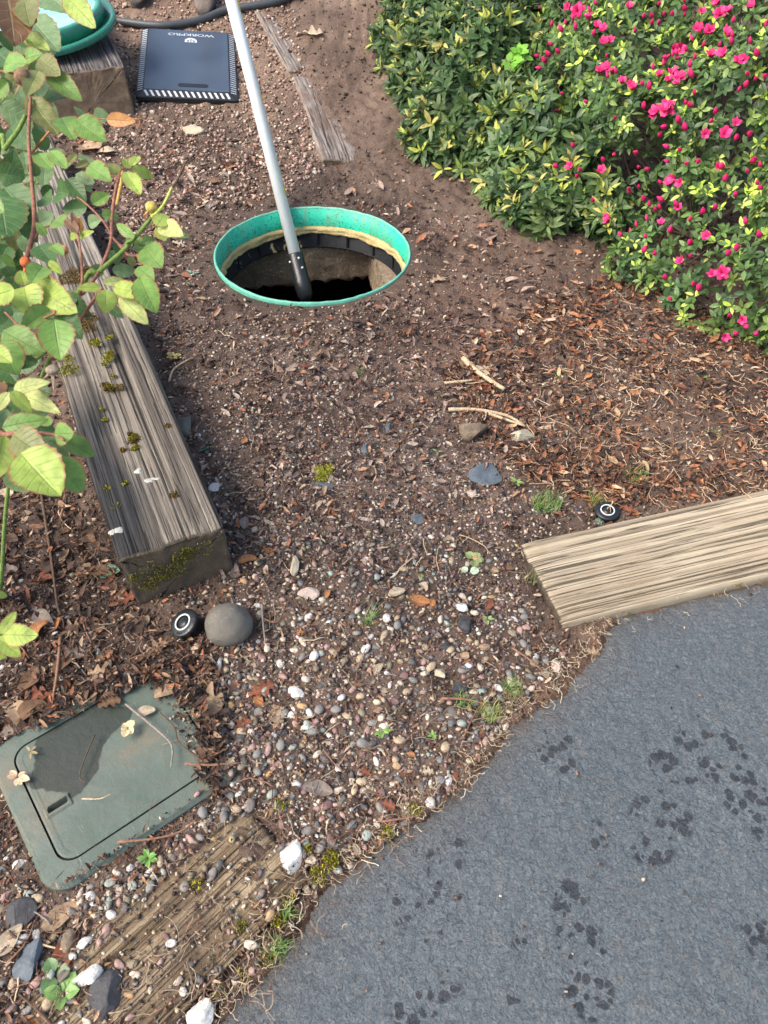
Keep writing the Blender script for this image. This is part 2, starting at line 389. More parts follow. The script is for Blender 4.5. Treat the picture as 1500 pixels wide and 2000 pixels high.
M['rk_black'] = m_rock('black_basalt', (.045, .045, .047), (.10, .10, .10), .4, .6)
M['rk_pink'] = m_rock('pale_pink_rock', (.48, .38, .31), (.28, .22, .18), .5)
M['rk_tan'] = m_rock('pale_tan_rock', (.46, .40, .28), (.24, .2, .14), .5)

# ---------------------------------------------------------------- photograph-space regions of the ground
ASPH = [(380, 2040), (430, 1992), (478, 1948), (520, 1900), (585, 1800), (640, 1722), (700, 1680), (762, 1640), (830, 1590), (900, 1540), (942, 1490), (985, 1440), (1030, 1400), (1080, 1362), (1120, 1320), (1168, 1275), (1182, 1235), (1212, 1205), (1290, 1185), (1400, 1155), (1500, 1132)]
asph_w = toworld(ASPH)
dxx = np.array(asph_w[-1])-np.array(asph_w[-2])
asph_poly = asph_w + [tuple(np.array(asph_w[-1])+dxx*30), (9, -6), (-3, -6), (-.52, -.08)]
def asph_dist(x, y):
    x = np.asarray(x, float); y = np.asarray(y, float); d = np.full(x.shape, 9.0)
    pts = [(-.52, -.08)]+asph_w+[tuple(np.array(asph_w[-1])+dxx*30)]
    for (x0, y0), (x1, y1) in zip(pts[:-1], pts[1:]):
        vx, vy = x1-x0, y1-y0; tt = np.clip(((x-x0)*vx+(y-y0)*vy)/(vx*vx+vy*vy), 0, 1)
        d = np.minimum(d, np.hypot(x-x0-tt*vx, y-y0-tt*vy))
    return d
def in_asph(x, y): return inpoly(x, y, asph_poly)

# ---------------------------------------------------------------- ground sheet
def axis(lo, hi, s, far, g=1.16):
    a = list(np.arange(lo, hi, s)); st = s; x = a[-1]
    while x < far: st *= g; x += st; a.append(x)
    st = s; x = a[0]; b = []
    while x > -far: st *= g; x -= st; b.append(x)
    return np.array(b[::-1]+a)
gx = axis(-1.7, 1.6, .009, 60); gy = axis(.1, 3.6, .009, 60)
X, Y = np.meshgrid(gx, gy, indexing='ij')
Z = T(X, Y)
fine = .006*vn(X*38, Y*38, 0, 5)+.0045*vn(X*75, Y*75, 0, 6)+.006*vn(X*16, Y*16, 0, 7)
ad = asph_dist(X, Y); ia = in_asph(X, Y)
Z = Z+np.where(ia, 0, fine)
_d0 = G(285, 1952)[:2]; _d1 = G(540, 1634)[:2]; _dd = (_d1-_d0)/np.hypot(*(_d1-_d0)); _u = (X-_d0[0])*_dd[0]+(Y-_d0[1])*_dd[1]; _v = -(X-_d0[0])*_dd[1]+(Y-_d0[1])*_dd[0]
_k = np.clip((.100-np.abs(_v))/.02, 0, 1)*np.clip((np.hypot(*(_d1-_d0))+.02-_u)/.05, 0, 1); Z = Z-_k*(.014+.012*vn(X*14, Y*14, 0, 61))
Z = np.where(ia, np.minimum(Z, -.012-.03*np.clip(ad/.2, 0, 1)), Z)
d = np.hypot(X-RC[0], Y-RC[1]); nr = d < .40
Z = np.where(nr, Z*np.clip((d-RR)/.07, 0.15, 1), Z)
ny = len(gy)
idx = np.arange(X.size).reshape(X.shape)
Fq = np.stack([idx[:-1, :-1].ravel(), idx[1:, :-1].ravel(), idx[1:, 1:].ravel(), idx[:-1, 1:].ravel()], 1)
df = d.ravel(); keep = (df[Fq] > RR+.002).any(1); Fq = Fq[keep]
inside = (df < RR+.002); ang = np.arctan2(Y.ravel()-RC[1], X.ravel()-RC[0])
Xr, Yr = X.ravel().copy(), Y.ravel().copy()
Xr[inside] = RC[0]+(RR+.002)*np.cos(ang[inside]); Yr[inside] = RC[1]+(RR+.002)*np.sin(ang[inside])
used = np.zeros(X.size, bool); used[Fq.ravel()] = True; remap = np.cumsum(used)-1
V = np.stack([Xr, Yr, Z.ravel()], 1)[used]
# soil tint: damp dark round the riser plus painted shade under the shrubs, paler and warmer on the far path
vx, vy = V[:, 0], V[:, 1]
dr = np.hypot(vx-RC[0], vy-RC[1])
tint = np.ones((len(V), 3))
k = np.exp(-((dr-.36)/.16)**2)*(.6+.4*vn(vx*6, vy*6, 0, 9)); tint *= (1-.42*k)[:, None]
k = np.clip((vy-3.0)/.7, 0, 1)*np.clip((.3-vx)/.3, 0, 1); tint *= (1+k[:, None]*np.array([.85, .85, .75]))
k = np.exp(-(((vx-.25)/.3)**2+((vy-1.9)/.45)**2)); tint *= (1+k[:, None]*np.array([.45, .35, .3]))  # warm patch of light right of the riser, painted into the soil colour
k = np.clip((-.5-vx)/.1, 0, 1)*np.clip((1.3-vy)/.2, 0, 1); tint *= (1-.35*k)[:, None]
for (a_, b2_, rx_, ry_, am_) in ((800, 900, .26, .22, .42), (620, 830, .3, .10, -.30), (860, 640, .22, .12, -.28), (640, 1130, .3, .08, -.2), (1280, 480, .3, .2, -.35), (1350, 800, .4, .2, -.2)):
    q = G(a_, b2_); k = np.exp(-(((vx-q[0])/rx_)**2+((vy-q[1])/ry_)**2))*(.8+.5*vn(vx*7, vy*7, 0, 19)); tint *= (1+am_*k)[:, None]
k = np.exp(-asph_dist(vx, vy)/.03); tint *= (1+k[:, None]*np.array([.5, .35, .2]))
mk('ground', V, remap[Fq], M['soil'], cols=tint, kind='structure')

# asphalt sheet
ax = axis(-.75, 1.0, .006, 8, 1.25); ay = axis(-.1, 1.25, .006, 8, 1.25); ax = ax[(ax > -3)&(ax < 8)]; ay = ay[(ay > -5)&(ay < 4)]
X, Y = np.meshgrid(ax, ay, indexing='ij')
jx = X+.010*vn(X*24, Y*24, 0, 21)+.005*vn(X*70, Y*70, 0, 22); jy = Y+.010*vn(X*24, Y*24, 0, 23)+.005*vn(X*70, Y*70, 0, 24)
ok = in_asph(jx, jy); dd = asph_dist(X, Y)
Z = .004+.0017*vn(X*120, Y*120, 0, 31)+.0012*vn(X*62, Y*62, 0, 32)+.003*vn(X*5, Y*5, 0, 33)-.010*np.exp(-dd/.012)
idx = np.arange(X.size).reshape(X.shape)
Fq = np.stack([idx[:-1, :-1].ravel(), idx[1:, :-1].ravel(), idx[1:, 1:].ravel(), idx[:-1, 1:].ravel()], 1)
Fq = Fq[ok.ravel()[Fq].all(1)]; used = np.zeros(X.size, bool); used[Fq.ravel()] = True; remap = np.cumsum(used)-1
V = np.stack([X.ravel(), Y.ravel(), Z.ravel()], 1)[used]
wetm = np.zeros(len(V))
WETW = [1, 1, 1, .75, .6, 1, .7, .55, .8, .7, .6, .45, .5, 1, 1, .8, .8, .6, .65, .5, .8, .3, .3]
WET = [(1380, 1475, 75, 45), (1320, 1500, 60, 30), (1440, 1545, 50, 45), (1080, 1465, 50, 35), (1110, 1500, 40, 25), (1165, 1635, 22, 22), (1290, 1600, 70, 45), (1270, 1660, 60, 30), (1500, 1610, 45, 50), (870, 1700, 40, 60), (820, 1790, 60, 40), (780, 1760, 50, 30), (880, 1650, 40, 20), (1120, 1790, 35, 45), (1140, 1870, 50, 50), (1150, 1930, 45, 40), (1020, 1840, 20, 14), (1010, 1950, 40, 20), (820, 1975, 60, 30), (870, 1930, 40, 20), (1480, 1830, 30, 35), (960, 1600, 60, 30), (1200, 1560, 30, 20)]
for (a, b_, ra, rb), wa_ in zip(WET, WETW):
    q = G(a, b_); s_ = 1/1250
    wetm = np.maximum(wetm, wa_*np.exp(-(((V[:, 0]-q[0])/(ra*s_*1.1))**2+((V[:, 1]-q[1])/(rb*s_*1.5))**2)**1.5))
ecol = np.exp(-asph_dist(V[:, 0], V[:, 1])/.035)
mk('driveway', V, remap[Fq], M['asphalt'], cols=np.stack([wetm, ecol, ecol*0], 1), kind='structure')

# ---------------------------------------------------------------- timbers
RECTS = []                                             # (origin, dir, length, halfwidth) footprints to keep clear
def timber(name, A, B, width, ztopA, ztopB, height, mat, label, group='weathered landscape timbers', groove=.0022, gf=130, warp=.006, seed=0, edge=.014, tint=None, clear=True, endrag=0):
    A = np.array(A, float)[:2]; B = np.array(B, float)[:2]; L = float(np.hypot(*(B-A))); a = math.atan2(B[1]-A[1], B[0]-A[0])
    if clear: RECTS.append((A, (B-A)/L, L, width/2))
    # cross-section loop (y across, z up, 0 = top)
    w2 = width/2; prof = []
    nyv = int(width/.0027)
    for i in range(nyv+1): prof.append((-w2+width*i/nyv, 0, 1))
    ns = int(height/.012)
    for i in range(1, ns): prof.append((w2, -height*i/ns, 2))
    for i in range(9): prof.append((w2-width*i/8, -height, 3))
    for i in range(1, ns): prof.append((-w2, -height+height*i/ns, 4))
    pr = np.array(prof); n = len(pr)
    # round the corners
    py, pz = pr[:, 0].copy(), pr[:, 1].copy()
    cy = np.clip(np.abs(py)-(w2-edge), 0, None)
    ez = np.clip(pz+edge, 0, None); dd = np.hypot(cy, ez); f = np.where((cy > 0)&(ez > 0)&(dd > edge), edge/np.maximum(dd, 1e-9), 1)
    py = np.where((cy > 0)&(ez > 0), np.sign(py)*((w2-edge)+cy*f), py); pz = np.where((cy > 0)&(ez > 0), -edge+ez*f, pz)
    nx = max(12, int(L/.014)); xs = np.linspace(0, L, nx+1)
    nrm = np.zeros((n, 2))
    for i in range(n):
        k = int(pr[i, 2]); nrm[i] = {1: (0, 1), 2: (1, 0), 3: (0, -1), 4: (-1, 0)}[k]
    XX = np.repeat(xs[:, None], n, 1); s_arc = np.cumsum(np.r_[0, np.hypot(np.diff(py), np.diff(pz))])
    SA = np.repeat(s_arc[None], nx+1, 0)
    wob = .0035*vn(XX*2.0, SA*3, 0, seed+3)
    g = vn((SA+wob)*gf*1.6, XX*1.6, 0, seed); g2 = vn((SA+wob)*gf*.7, XX*1.1, 0, seed+1)
    crack = np.clip(.07-np.abs(vn((SA+wob*.3)*gf*.42, XX*.9, 0, seed+2)), 0, 1)/.07*np.clip(.6+1.2*vn(XX*2.2, SA*20, 0, seed+4), 0, 1)
    disp = groove*(g*.45+g2*.35)-groove*2.0*crack-groove*.6+warp*.5*vn(XX*3, SA*6, 0, seed+5)
    endk = np.exp(-XX/.02)*.006+np.exp(-(L-XX)/.02)*.006
    disp = disp-endk
    YY = py[None]+nrm[None, :, 0]*disp; ZZ = pz[None]+nrm[None, :, 1]*disp
    wv = warp*vn(xs*2.2, 0, 0, seed+7); YY = YY+wv[:, None]
    ZZ = ZZ+(ztopA+(ztopB-ztopA)*xs/L)[:, None]
    XX = XX.copy()
    XX[0] += .004*vn(SA[0]*30, 0, 0, seed+8)+endrag*np.clip(vn(SA[0]*55, 0, 0, seed+11), 0, 1)
    V = np.stack([XX, YY, ZZ], 2).reshape(-1, 3); lum = np.clip(1+.26*(g*.7+g2*.3)-.85*crack, .12, 1.4).reshape(-1)
    F = []
    i0 = (np.arange(nx)[:, None]*n+np.arange(n)[None]); i1 = (np.arange(nx)[:, None]*n+(np.arange(n)+1)[None] % n)
    F = np.stack([i0.ravel(), i0.ravel()+n, i1.ravel()+n, i1.ravel()], 1).tolist()
    V = V.tolist(); lum = lum.tolist()
    for e, base in ((0, 0), (1, nx*n)):
        ring = list(range(base, base+n)); cyz = np.array([[0, -height/2+(ztopA if e == 0 else ztopB)]])
        R0 = np.array([V[i] for i in ring]); c = np.array([R0[:, 0].mean(), R0[:, 1].mean(), cyz[0, 1]])
        for kf in (.95, .88, .8, .7, .58, .45, .3, .15):
            st = len(V); R = c+(R0-c)*kf
            R[:, 0] = (0 if e == 0 else L)+(1 if e == 0 else -1)*(.003*vn(R[:, 1]*45, R[:, 2]*45, 0, seed+9)+.0015*vn(R[:, 1]*130, R[:, 2]*130, 0, seed+10)+.001)
            V += R.tolist(); lum += [1]*n; new = list(range(st, st+n))
            for j in range(n):
                q = (ring[j], ring[(j+1) % n], new[(j+1) % n], new[j]); F.append(q if e == 0 else q[::-1])
            ring = new
        V.append(c.tolist()); lum.append(1)
        for j in range(n):
            q = (ring[j], ring[(j+1) % n], len(V)-1); F.append(q if e == 0 else q[::-1])
    V = np.array(V); lum = np.array(lum); cc = np.repeat(lum[:, None], 3, 1)
    if tint is not None: cc = cc*tint(V)
    o = mk(name, V, F, mat, cols=cc, label=label, cat='timber', group=group)
    o.location = (A[0], A[1], 0); o.rotation_euler = (0, 0, a)
    return o
def lim(p, q): return ((np.array(p)+np.array(q))/2)
a1 = G(225, 1090, .150); a2 = G(432, 1030, .150); A0 = lim(a1, a2)
dirA = np.array([-.425, .905]); dirA /= np.hypot(*dirA)
A1 = A0[:2]+dirA*2.18
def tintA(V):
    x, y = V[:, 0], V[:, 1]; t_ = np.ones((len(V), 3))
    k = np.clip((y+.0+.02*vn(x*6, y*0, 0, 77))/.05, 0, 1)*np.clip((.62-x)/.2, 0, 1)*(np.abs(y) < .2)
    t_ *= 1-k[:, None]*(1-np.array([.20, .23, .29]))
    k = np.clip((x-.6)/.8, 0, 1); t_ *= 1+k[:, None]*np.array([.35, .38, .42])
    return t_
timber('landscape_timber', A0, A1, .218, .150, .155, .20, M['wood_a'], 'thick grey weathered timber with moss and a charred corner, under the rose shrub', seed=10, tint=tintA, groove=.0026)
bq = G(119, 240); bq2 = G(262, 247); B0 = lim(bq, bq2); B0 = B0[:2]+np.array([0, .0]); dirB = np.array([-.40, .92]); dirB /= np.hypot(*dirB)
tb = float(T(*B0)); B1 = B0+dirB*1.3
wB = float(np.hypot(*(bq2-bq)[:2]))
timber('landscape_timber', B0, B1, wB, tb+.205, tb+.30, .26, M['wood_b'], 'split dark timber with brown end grain, under the green lid', seed=30, groove=.003)
# right, pale
c1 = G(1012, 1074, .022); c2 = G(1100, 1206, .022); c3 = G(1500, 965, .022); c4 = G(1500, 1104, .022)
C0 = lim(c1, c2); C1 = lim(c3, c4); dC = (C1-C0)[:2]; dC /= np.hypot(*dC); C1 = C0[:2]+dC*1.5
timber('landscape_timber', C0, C1, .222, .022, .024, .13, M['wood_c'], 'pale tan grooved timber edging the asphalt on the right', seed=50, groove=.0016, gf=125, edge=.006, warp=.0045)
# bottom left, flush
D0 = np.array([-.448, .215]); D1 = np.array([-.135, .56])
D0 = lim(G(130, 1905), G(290, 2000))[:2]; D1 = lim(G(440, 1600), G(640, 1668))[:2]; D0 = D0-(D1-D0)*.25
timber('landscape_timber', D0, D1, .190, .013, .008, .08, M['wood_d'], 'sunken brown timber almost level with the gravel, bottom left', seed=70, groove=.0032, gf=90, clear=False, edge=.006)
DR = (D0, (D1-D0)/np.hypot(*(D1-D0)), float(np.hypot(*(D1-D0))), .09)
# far pair half buried
e0 = G(628, 326, .0); e1 = G(560, 160, .0); e2 = G(712, 300, .0)
dE = (e1-e0)[:2]; LE = np.hypot(*dE); dE /= LE; nE = np.array([dE[1], -dE[0]])
wE = .20; E0 = e0[:2]+nE*wE/2; tz0 = float(T(*E0)); tz1 = float(T(*(E0+dE*LE)))
te1 = timber('landscape_timber', E0, E0+dE*LE, wE, tz0+.012, tz1+.004, .14, M['wood_e'], 'short grey timber half buried in soil behind the open riser', seed=90, clear=False, endrag=.02)
f0 = G(556, 150, .0); f1 = G(452, -30, .0); dF = (f1-f0)[:2]; LF = np.hypot(*dF); dF /= LF; nF = np.array([dF[1], -dF[0]]); F0 = f0[:2]+nF*.10
te2 = timber('landscape_timber', F0, F0+dF*(LF+.5), .20, float(T(*F0))+.002, float(T(*(F0+dF*(LF+.5))))+.006, .14, M['wood_e'], 'brown soil-covered timber beside the black mat', seed=110, clear=False)
te1.rotation_euler[0] = math.radians(9); te2.rotation_euler[0] = math.radians(6)
FR = [(E0, dE, LE, wE/2), (F0, dF, LF+.5, .1)]
def inrect(x, y, R, pad=0.0):
    o, d_, L, h = R; u = (x-o[0])*d_[0]+(y-o[1])*d_[1]; v = -(x-o[0])*d_[1]+(y-o[1])*d_[0]
    return (u > -pad)&(u < L+pad)&(np.abs(v) < h+pad)

# ---------------------------------------------------------------- septic riser and tank
rise = empty('septic_riser', (RC[0], RC[1], 0), label='open round bright green riser ring set in the soil, black liner inside', cat='riser')
rise.rotation_euler = (math.radians(-.8), math.radians(.9), 0)
zt = .006
def lobj(name, prof, mat, parent, n=96, closed=True, f=None, **k):
    V, F = lathe(prof, n, closed); V = np.array(V)
    if f is not None: V = f(V)
    return mk(name, V, F, mat, parent, **k)
lobj('ring_wall', [(RR-.010, -.072), (RR-.0065, zt-.003), (RR-.0005, zt-.003), (RR+.0005, -.10), (RR-.008, -.10)], M['riser_green'], rise)
def fj(V):
    a = np.arctan2(V[:, 1], V[:, 0]); V = V.copy(); V[:, 2] += .0016*vn(a*16, 0, 0, 3)+.0012*np.clip(vn(a*60, 0, 0, 5), 0, 1); return V
lobj('rim', [(RR-.0070, zt-.004), (RR-.0055, zt+.0008), (RR-.0015, zt+.0008), (RR+.0008, zt-.002), (RR+.0012, zt-.012)], M['rim_green'], rise, closed=False, f=fj)
def ff(V):
    V = V.copy(); a = np.arctan2(V[:, 1], V[:, 0]); r = np.hypot(V[:, 0], V[:, 1])
    dr_ = .005*vn(a*9, V[:, 2]*60, 0, 8)+.003*vn(a*26, V[:, 2]*90, 0, 9); dz = .004*vn(a*7, 0, 0, 12)*(V[:, 2] < -.08)
    k = (r-dr_-.002)/r; V[:, 0] *= k; V[:, 1] *= k; V[:, 2] += dz; return V
lobj('sealant', [(RR-.009, -.062), (RR-.015, -.068), (RR-.019, -.074), (RR-.016, -.078), (RR-.021, -.083), (RR-.019, -.089), (RR-.012, -.094), (RR-.009, -.094)], M['foam'], rise, n=220, f=ff)
lobj('liner', [(RR-.016, -.085), (RR-.018, -.132), (RR-.026, -.134), (RR-.026, -.139), (RR-.010, -.141), (RR-.008, -.086)], M['liner'], rise)
for i in range(17):
    a = 2*PI*i/17+.12; r = RR-.019
    MB().box((r*math.cos(a), r*math.sin(a), -.110), (.008, .006, .048), a).obj('liner_rib', M['rubber'], rise, smooth=False)
# concrete chamber
tank = empty('septic_tank', (RC[0], RC[1], -.14), label='buried concrete chamber with a square opening seen down inside the green ring', cat='tank')
E1 = np.array([.983, .184]); E2 = np.array([.184, -.983]); CC = np.array([-.060, 2.740])-np.array(RC)
def Lp(u, v, z): q = CC-E1*u+E2*v; return (q[0], q[1], z)
mb = MB()
def slabwall(u0, u1, v0, v1, z0, z1, flare=.0):
    pass
WO, HO = .80, .72
def gridwall(P0, P1, z0, z1, seed, rag=.012, tilt=0, nrmv=(0, 0)):
    n, m = 60, 12; V, F = [], []
    P0, P1 = np.array(P0), np.array(P1)
    for i in range(n+1):
        for j in range(m+1):
            p = P0+(P1-P0)*i/n; q = j/m
            z = z1+(z0-z1)*q
            if j == m: z += rag*float(vn(i*.55, 0, 0, seed))
            off = .006*float(vn(i*.7, j*.7, 0, seed+1))+tilt*(1-q)
            V.append((p[0]+nrmv[0]*off, p[1]+nrmv[1]*off, z))
    for i in range(n):
        for j in range(m):
            a = i*(m+1)+j; F.append((a, a+1, a+m+2, a+m+1))
    # underside ledge behind the lower edge
    for i in range(n+1):
        v = V[i*(m+1)+m]; V.append((v[0]-nrmv[0]*.09, v[1]-nrmv[1]*.09, v[2]+.01))
    b = (n+1)*(m+1)
    for i in range(n): F.append((i*(m+1)+m, b+i, b+i+1, (i+1)*(m+1)+m))
    return V, F
cs = [Lp(WO, 0, 0), Lp(0, 0, 0), Lp(0, HO, 0), Lp(WO, HO, 0)]
nv = [(E2[0], E2[1]), (-E1[0], -E1[1]), (-E2[0], -E2[1]), (E1[0], E1[1])]
for i in range(4):
    V, F = gridwall(cs[i][:2], cs[(i+1) % 4][:2], -.155, .0, 40+i, tilt=.0 if i else 0.0, nrmv=nv[i]); mb.add(V, F)
mb.add([Lp(0, -.2, -.003), Lp(-.45, -.2, -.003), Lp(-.45, HO, -.003), Lp(0, HO, -.003)], [(0, 1, 2, 3)])
# roof plate between ring and walls
n = 96; st = [(.0, .0)]
V = [(math.cos(2*PI*k/n)*(RR-.012), math.sin(2*PI*k/n)*(RR-.012), .0) for k in range(n)]+[(math.cos(2*PI*k/n)*.75, math.sin(2*PI*k/n)*.75, .0) for k in range(n)]
mb.add(V, [(k, (k+1) % n, n+(k+1) % n, n+k) for k in range(n)])
mb.obj('concrete_collar', M['concrete'], tank, smooth=True)
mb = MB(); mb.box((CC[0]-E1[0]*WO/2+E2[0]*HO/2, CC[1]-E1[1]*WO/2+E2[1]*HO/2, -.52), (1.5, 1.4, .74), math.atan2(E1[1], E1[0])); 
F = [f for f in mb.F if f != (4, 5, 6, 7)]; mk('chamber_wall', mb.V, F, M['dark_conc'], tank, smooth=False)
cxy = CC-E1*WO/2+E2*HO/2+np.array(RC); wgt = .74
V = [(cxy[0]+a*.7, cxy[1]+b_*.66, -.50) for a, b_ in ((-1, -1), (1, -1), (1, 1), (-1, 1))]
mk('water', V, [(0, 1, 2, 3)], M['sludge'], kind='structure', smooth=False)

# ---------------------------------------------------------------- pole
tip = Q(599, 588, 2.83); top = Q(452, 0, 2.62); dp = top-tip; dp /= np.linalg.norm(dp); PL = 2.25; pend = tip+dp*PL
pole = empty('metal_pole', tuple(tip), label='long silver metal pole with a black rubber tip standing in the open riser', cat='pole')
def L3(p): return tuple(np.array(p)-tip)
mb = MB(); mb.tube([L3(tip+dp*.13), L3(pend)], .0215, 24); mb.obj('shaft', M['alu'], pole)
mb = MB(); mb.tube([L3(tip+dp*s_) for s_ in (0, .006, .02, .05, .075, .08, .168, .172)], [.012, .021, .028, .031, .031, .0285, .0285, .0265], 24); cpo = mb.obj('rubber_tip', M['rubber'], pole)
tov = np.array([0, 0, CH])-tip; uu = tov-dp*np.dot(tov, dp); uu /= np.linalg.norm(uu); vv = np.cross(dp, uu)
for (s_, a_) in ((.15, .35), (.115, .5), (.145, -1.0)):
    p = tip+dp*s_+(uu*math.cos(a_)+vv*math.sin(a_))*.0285
    bm = bmesh.new(); bmesh.ops.create_icosphere(bm, subdivisions=2, radius=.0045); me = bpy.data.meshes.new('rivet'); bm.to_mesh(me); bm.free(); me.materials.append(M['white_ring'])
    r_ = bpy.data.objects.new('rivet', me); COL.objects.link(r_); r_.parent = pole; r_.location = L3(p)
for (px_, py_) in ((556, 378), (512, 200), (464, 18)):
    # height along the pole where it shows in the photograph
    best = min(np.arange(.1, 2.0, .004), key=lambda s: abs((lambda q: (1000-FP*((q[1]*math.sin(PITCH)+(q[2]-CH)*math.cos(PITCH))/(q[1]*math.cos(PITCH)-(q[2]-CH)*math.sin(PITCH)))))(tip+dp*s)-py_))
    V, F = [], []
    for i in range(5):
        for j in range(2):
            a_ = -1.45+.5*i/4; s2 = best+(j-.5)*.035+.008*(i % 2)
            V.append(L3(tip+dp*s2+(uu*math.cos(a_)-vv*-math.sin(a_)*-1)*.0221))
    for i in range(4): F.append((i*2, i*2+2, i*2+3, i*2+1))
    mk('yellow_mark', V, F, M['yellow'], pole)

# ---------------------------------------------------------------- black mat with printed edge
mc = np.array([-.860, 3.733, .158]); wM, lM = .415, .610
MR = Matrix.Rotation(.1346, 3, 'Z') @ Matrix.Rotation(.1388, 3, 'X') @ Matrix.Rotation(.0933, 3, 'Y')
ex = np.array(MR.col[0]); ey = np.array(MR.col[1]); ez = np.array(MR.col[2])
mat_e = empty('kneeling_mat', tuple(mc), label='flat black mat with white striped edges and a hand slot, lying on the soil', cat='mat')
mat_e.rotation_euler = Matrix((ex, ey, ez)).transposed().to_euler()
hw, hl, th, bv, z0 = wM/2, lM/2, .024, .032, .008
def rr(x, y, r, n=5):
    out = []
    for cx_, cy_, a0 in ((x-r, -y+r, -PI/2), (x-r, y-r, 0), (-x+r, y-r, PI/2), (-x+r, -y+r, PI)):
        for i in range(n+1):
            a = a0+PI/2*i/n; out.append((cx_+r*math.cos(a), cy_+r*math.sin(a)))
    return out
def prism(loops, capb=True, capt=True):
    V, F = [], []; n = len(loops[0][0])
    for lp, z in loops: V += [(x, y, z) for x, y in lp]
    for k in range(len(loops)-1):
        for j in range(n): F.append((k*n+j, k*n+(j+1) % n, (k+1)*n+(j+1) % n, (k+1)*n+j))
    if capb: F.append(tuple(range(n-1, -1, -1)))
    if capt: F.append(tuple((len(loops)-1)*n+j for j in range(n)))
    return V, F
V, F = prism([(rr(hw, hl, .01), -.006), (rr(hw, hl, .01), z0), (rr(hw-bv, hl-bv, .008), th)]); mk('foam_slab', V, F, M['mat_black'], mat_e, smooth=False)
V, F = prism([(rr(hw-bv-.002, hl-bv-.002, .008), th-.004), (rr(hw-bv-.002, hl-bv-.002, .008), th+.001)], capb=False)
mk('mat_surface', V, F, M['mat_top'], mat_e, smooth=False)
V, F = prism([(rr(.062, .014, .012), th-.006), (rr(.062, .014, .012), th+.0022)]); V = [(x+hw*.12, y-hl+bv+.045, z) for x, y, z in V]; mk('hand_slot', V, F, M['rubber'], mat_e, smooth=False)
def stripes(side, nst):
    mb = MB(); sl_ = (th-z0)/bv
    for i in range(nst):
        L_ = (hw if side in 'fb' else hl)
        t0 = -L_+.03+(2*L_-.06)*(i+.1)/nst; wd = (2*L_-.06)/nst*.42; sh = .012
        q = []
        for (tt, dd_) in ((t0+sh, .005), (t0+sh+wd, .005), (t0+wd, bv-.004), (t0, bv-.004)):
            z = z0+dd_*sl_+.0012
            if side == 'f': q.append((tt*-1 if False else tt, -hl+dd_, z))
            elif side == 'b': q.append((tt, hl-dd_, z))
            elif side == 'l': q.append((-hw+dd_, tt, z))
            else: q.append((hw-dd_, tt, z))
        mb.add(q, [(0, 1, 2, 3)])
    return mb
for sd_, n_ in (('f', 15), ('l', 30), ('r', 30), ('b', 15)): stripes(sd_, n_).obj('edge_stripes', M['white_print'], mat_e, smooth=False)
def text_mesh(s, size, bold=.0):
    cu = bpy.data.curves.new('txt', 'FONT'); cu.body = s; cu.size = size; cu.align_x = 'CENTER'; cu.align_y = 'CENTER'; cu.offset = bold
    ob = bpy.data.objects.new('txt', cu); COL.objects.link(ob); dg = bpy.context.evaluated_depsgraph_get()
    me = bpy.data.meshes.new_from_object(ob.evaluated_get(dg)); bpy.data.objects.remove(ob); return me
me = text_mesh('WORKPRO', .032, .0004); me.materials.clear(); me.materials.append(M['white_print'])
for v in me.vertices: v.co.x *= 1.25
o = bpy.data.objects.new('lettering', me); COL.objects.link(o); o.parent = mat_e; o.location = (.012, hl-bv-.045, th+.0022); o.rotation_euler = (0, 0, PI)
# emblem: half-round shield cut by bars
mb = MB(); pts = [(.027*math.cos(a), .030*math.sin(a)) for a in np.linspace(PI, 2*PI, 14)]
V, F = prism([([(x*1.0, y) for x, y in ([(-.027, .012), ]+pts+[(.027, .012)])], 0), ([(x, y) for x, y in ([(-.027, .012), ]+pts+[(.027, .012)])], .0008)]); em = mk('emblem', V, F, M['white_print'], mat_e, smooth=False)
em.location = (.012, hl-bv-.105, th+.0014); em.rotation_euler = (0, 0, PI)
mb = MB()
for (x, y, a, b_) in ((0, -.004, .003, .030), (-.011, -.004, .008, .004), (.011, -.004, .008, .004), (-.013, .004, .004, .012), (.013, .004, .004, .012)): mb.box((x, y, .0012), (a, b_, .001))
em2 = mb.obj('emblem_lines', M['mat_black'], em, smooth=False)

# ---------------------------------------------------------------- lid lying on the dark timber
lc_ = G(95, 52, .235)
lid = empty('riser_lid', (lc_[0]-.02, lc_[1]+.02, lc_[2]-.005), label='round green plastic lid lying on the dark split timber', cat='lid'); lid.rotation_euler = (math.radians(7), math.radians(-2), 0)
R_ = .285
lobj('flange', [(R_*.80, .010), (R_*.93, .012), (R_*.94, .020), (R_*.99, .020), (R_, .012), (R_, -.004), (R_*.985, -.006), (R_*.80, -.004)], M['lid_green'], lid)
lobj('dome_wall', [(R_*.86, .012), (R_*.845, .058), (R_*.83, .064), (R_*.775, .064), (R_*.765, .058), (R_*.765, .012)], M['lid_green'], lid)
V, F = lathe([(.001, .055), (R_*.3, .0555), (R_*.6, .055), (R_*.768, .052)], 64); mk('top_plate', V, F, M['lid_top'], lid)

# ---------------------------------------------------------------- hose
hp = [(120, -30), (170, 5), (215, 36), (260, 45), (310, 50), (350, 47), (395, 38), (440, 20), (490, 12), (545, 2), (600, -22), (680, -60)]
pts = smoothpath([G(*p, .018) for p in hp], 8)
mb = MB(); mb.tube(pts, .0165, 14); mb.obj('hose', M['hose'], label='dark grey hose crossing the soil in front of the boots', cat='hose')

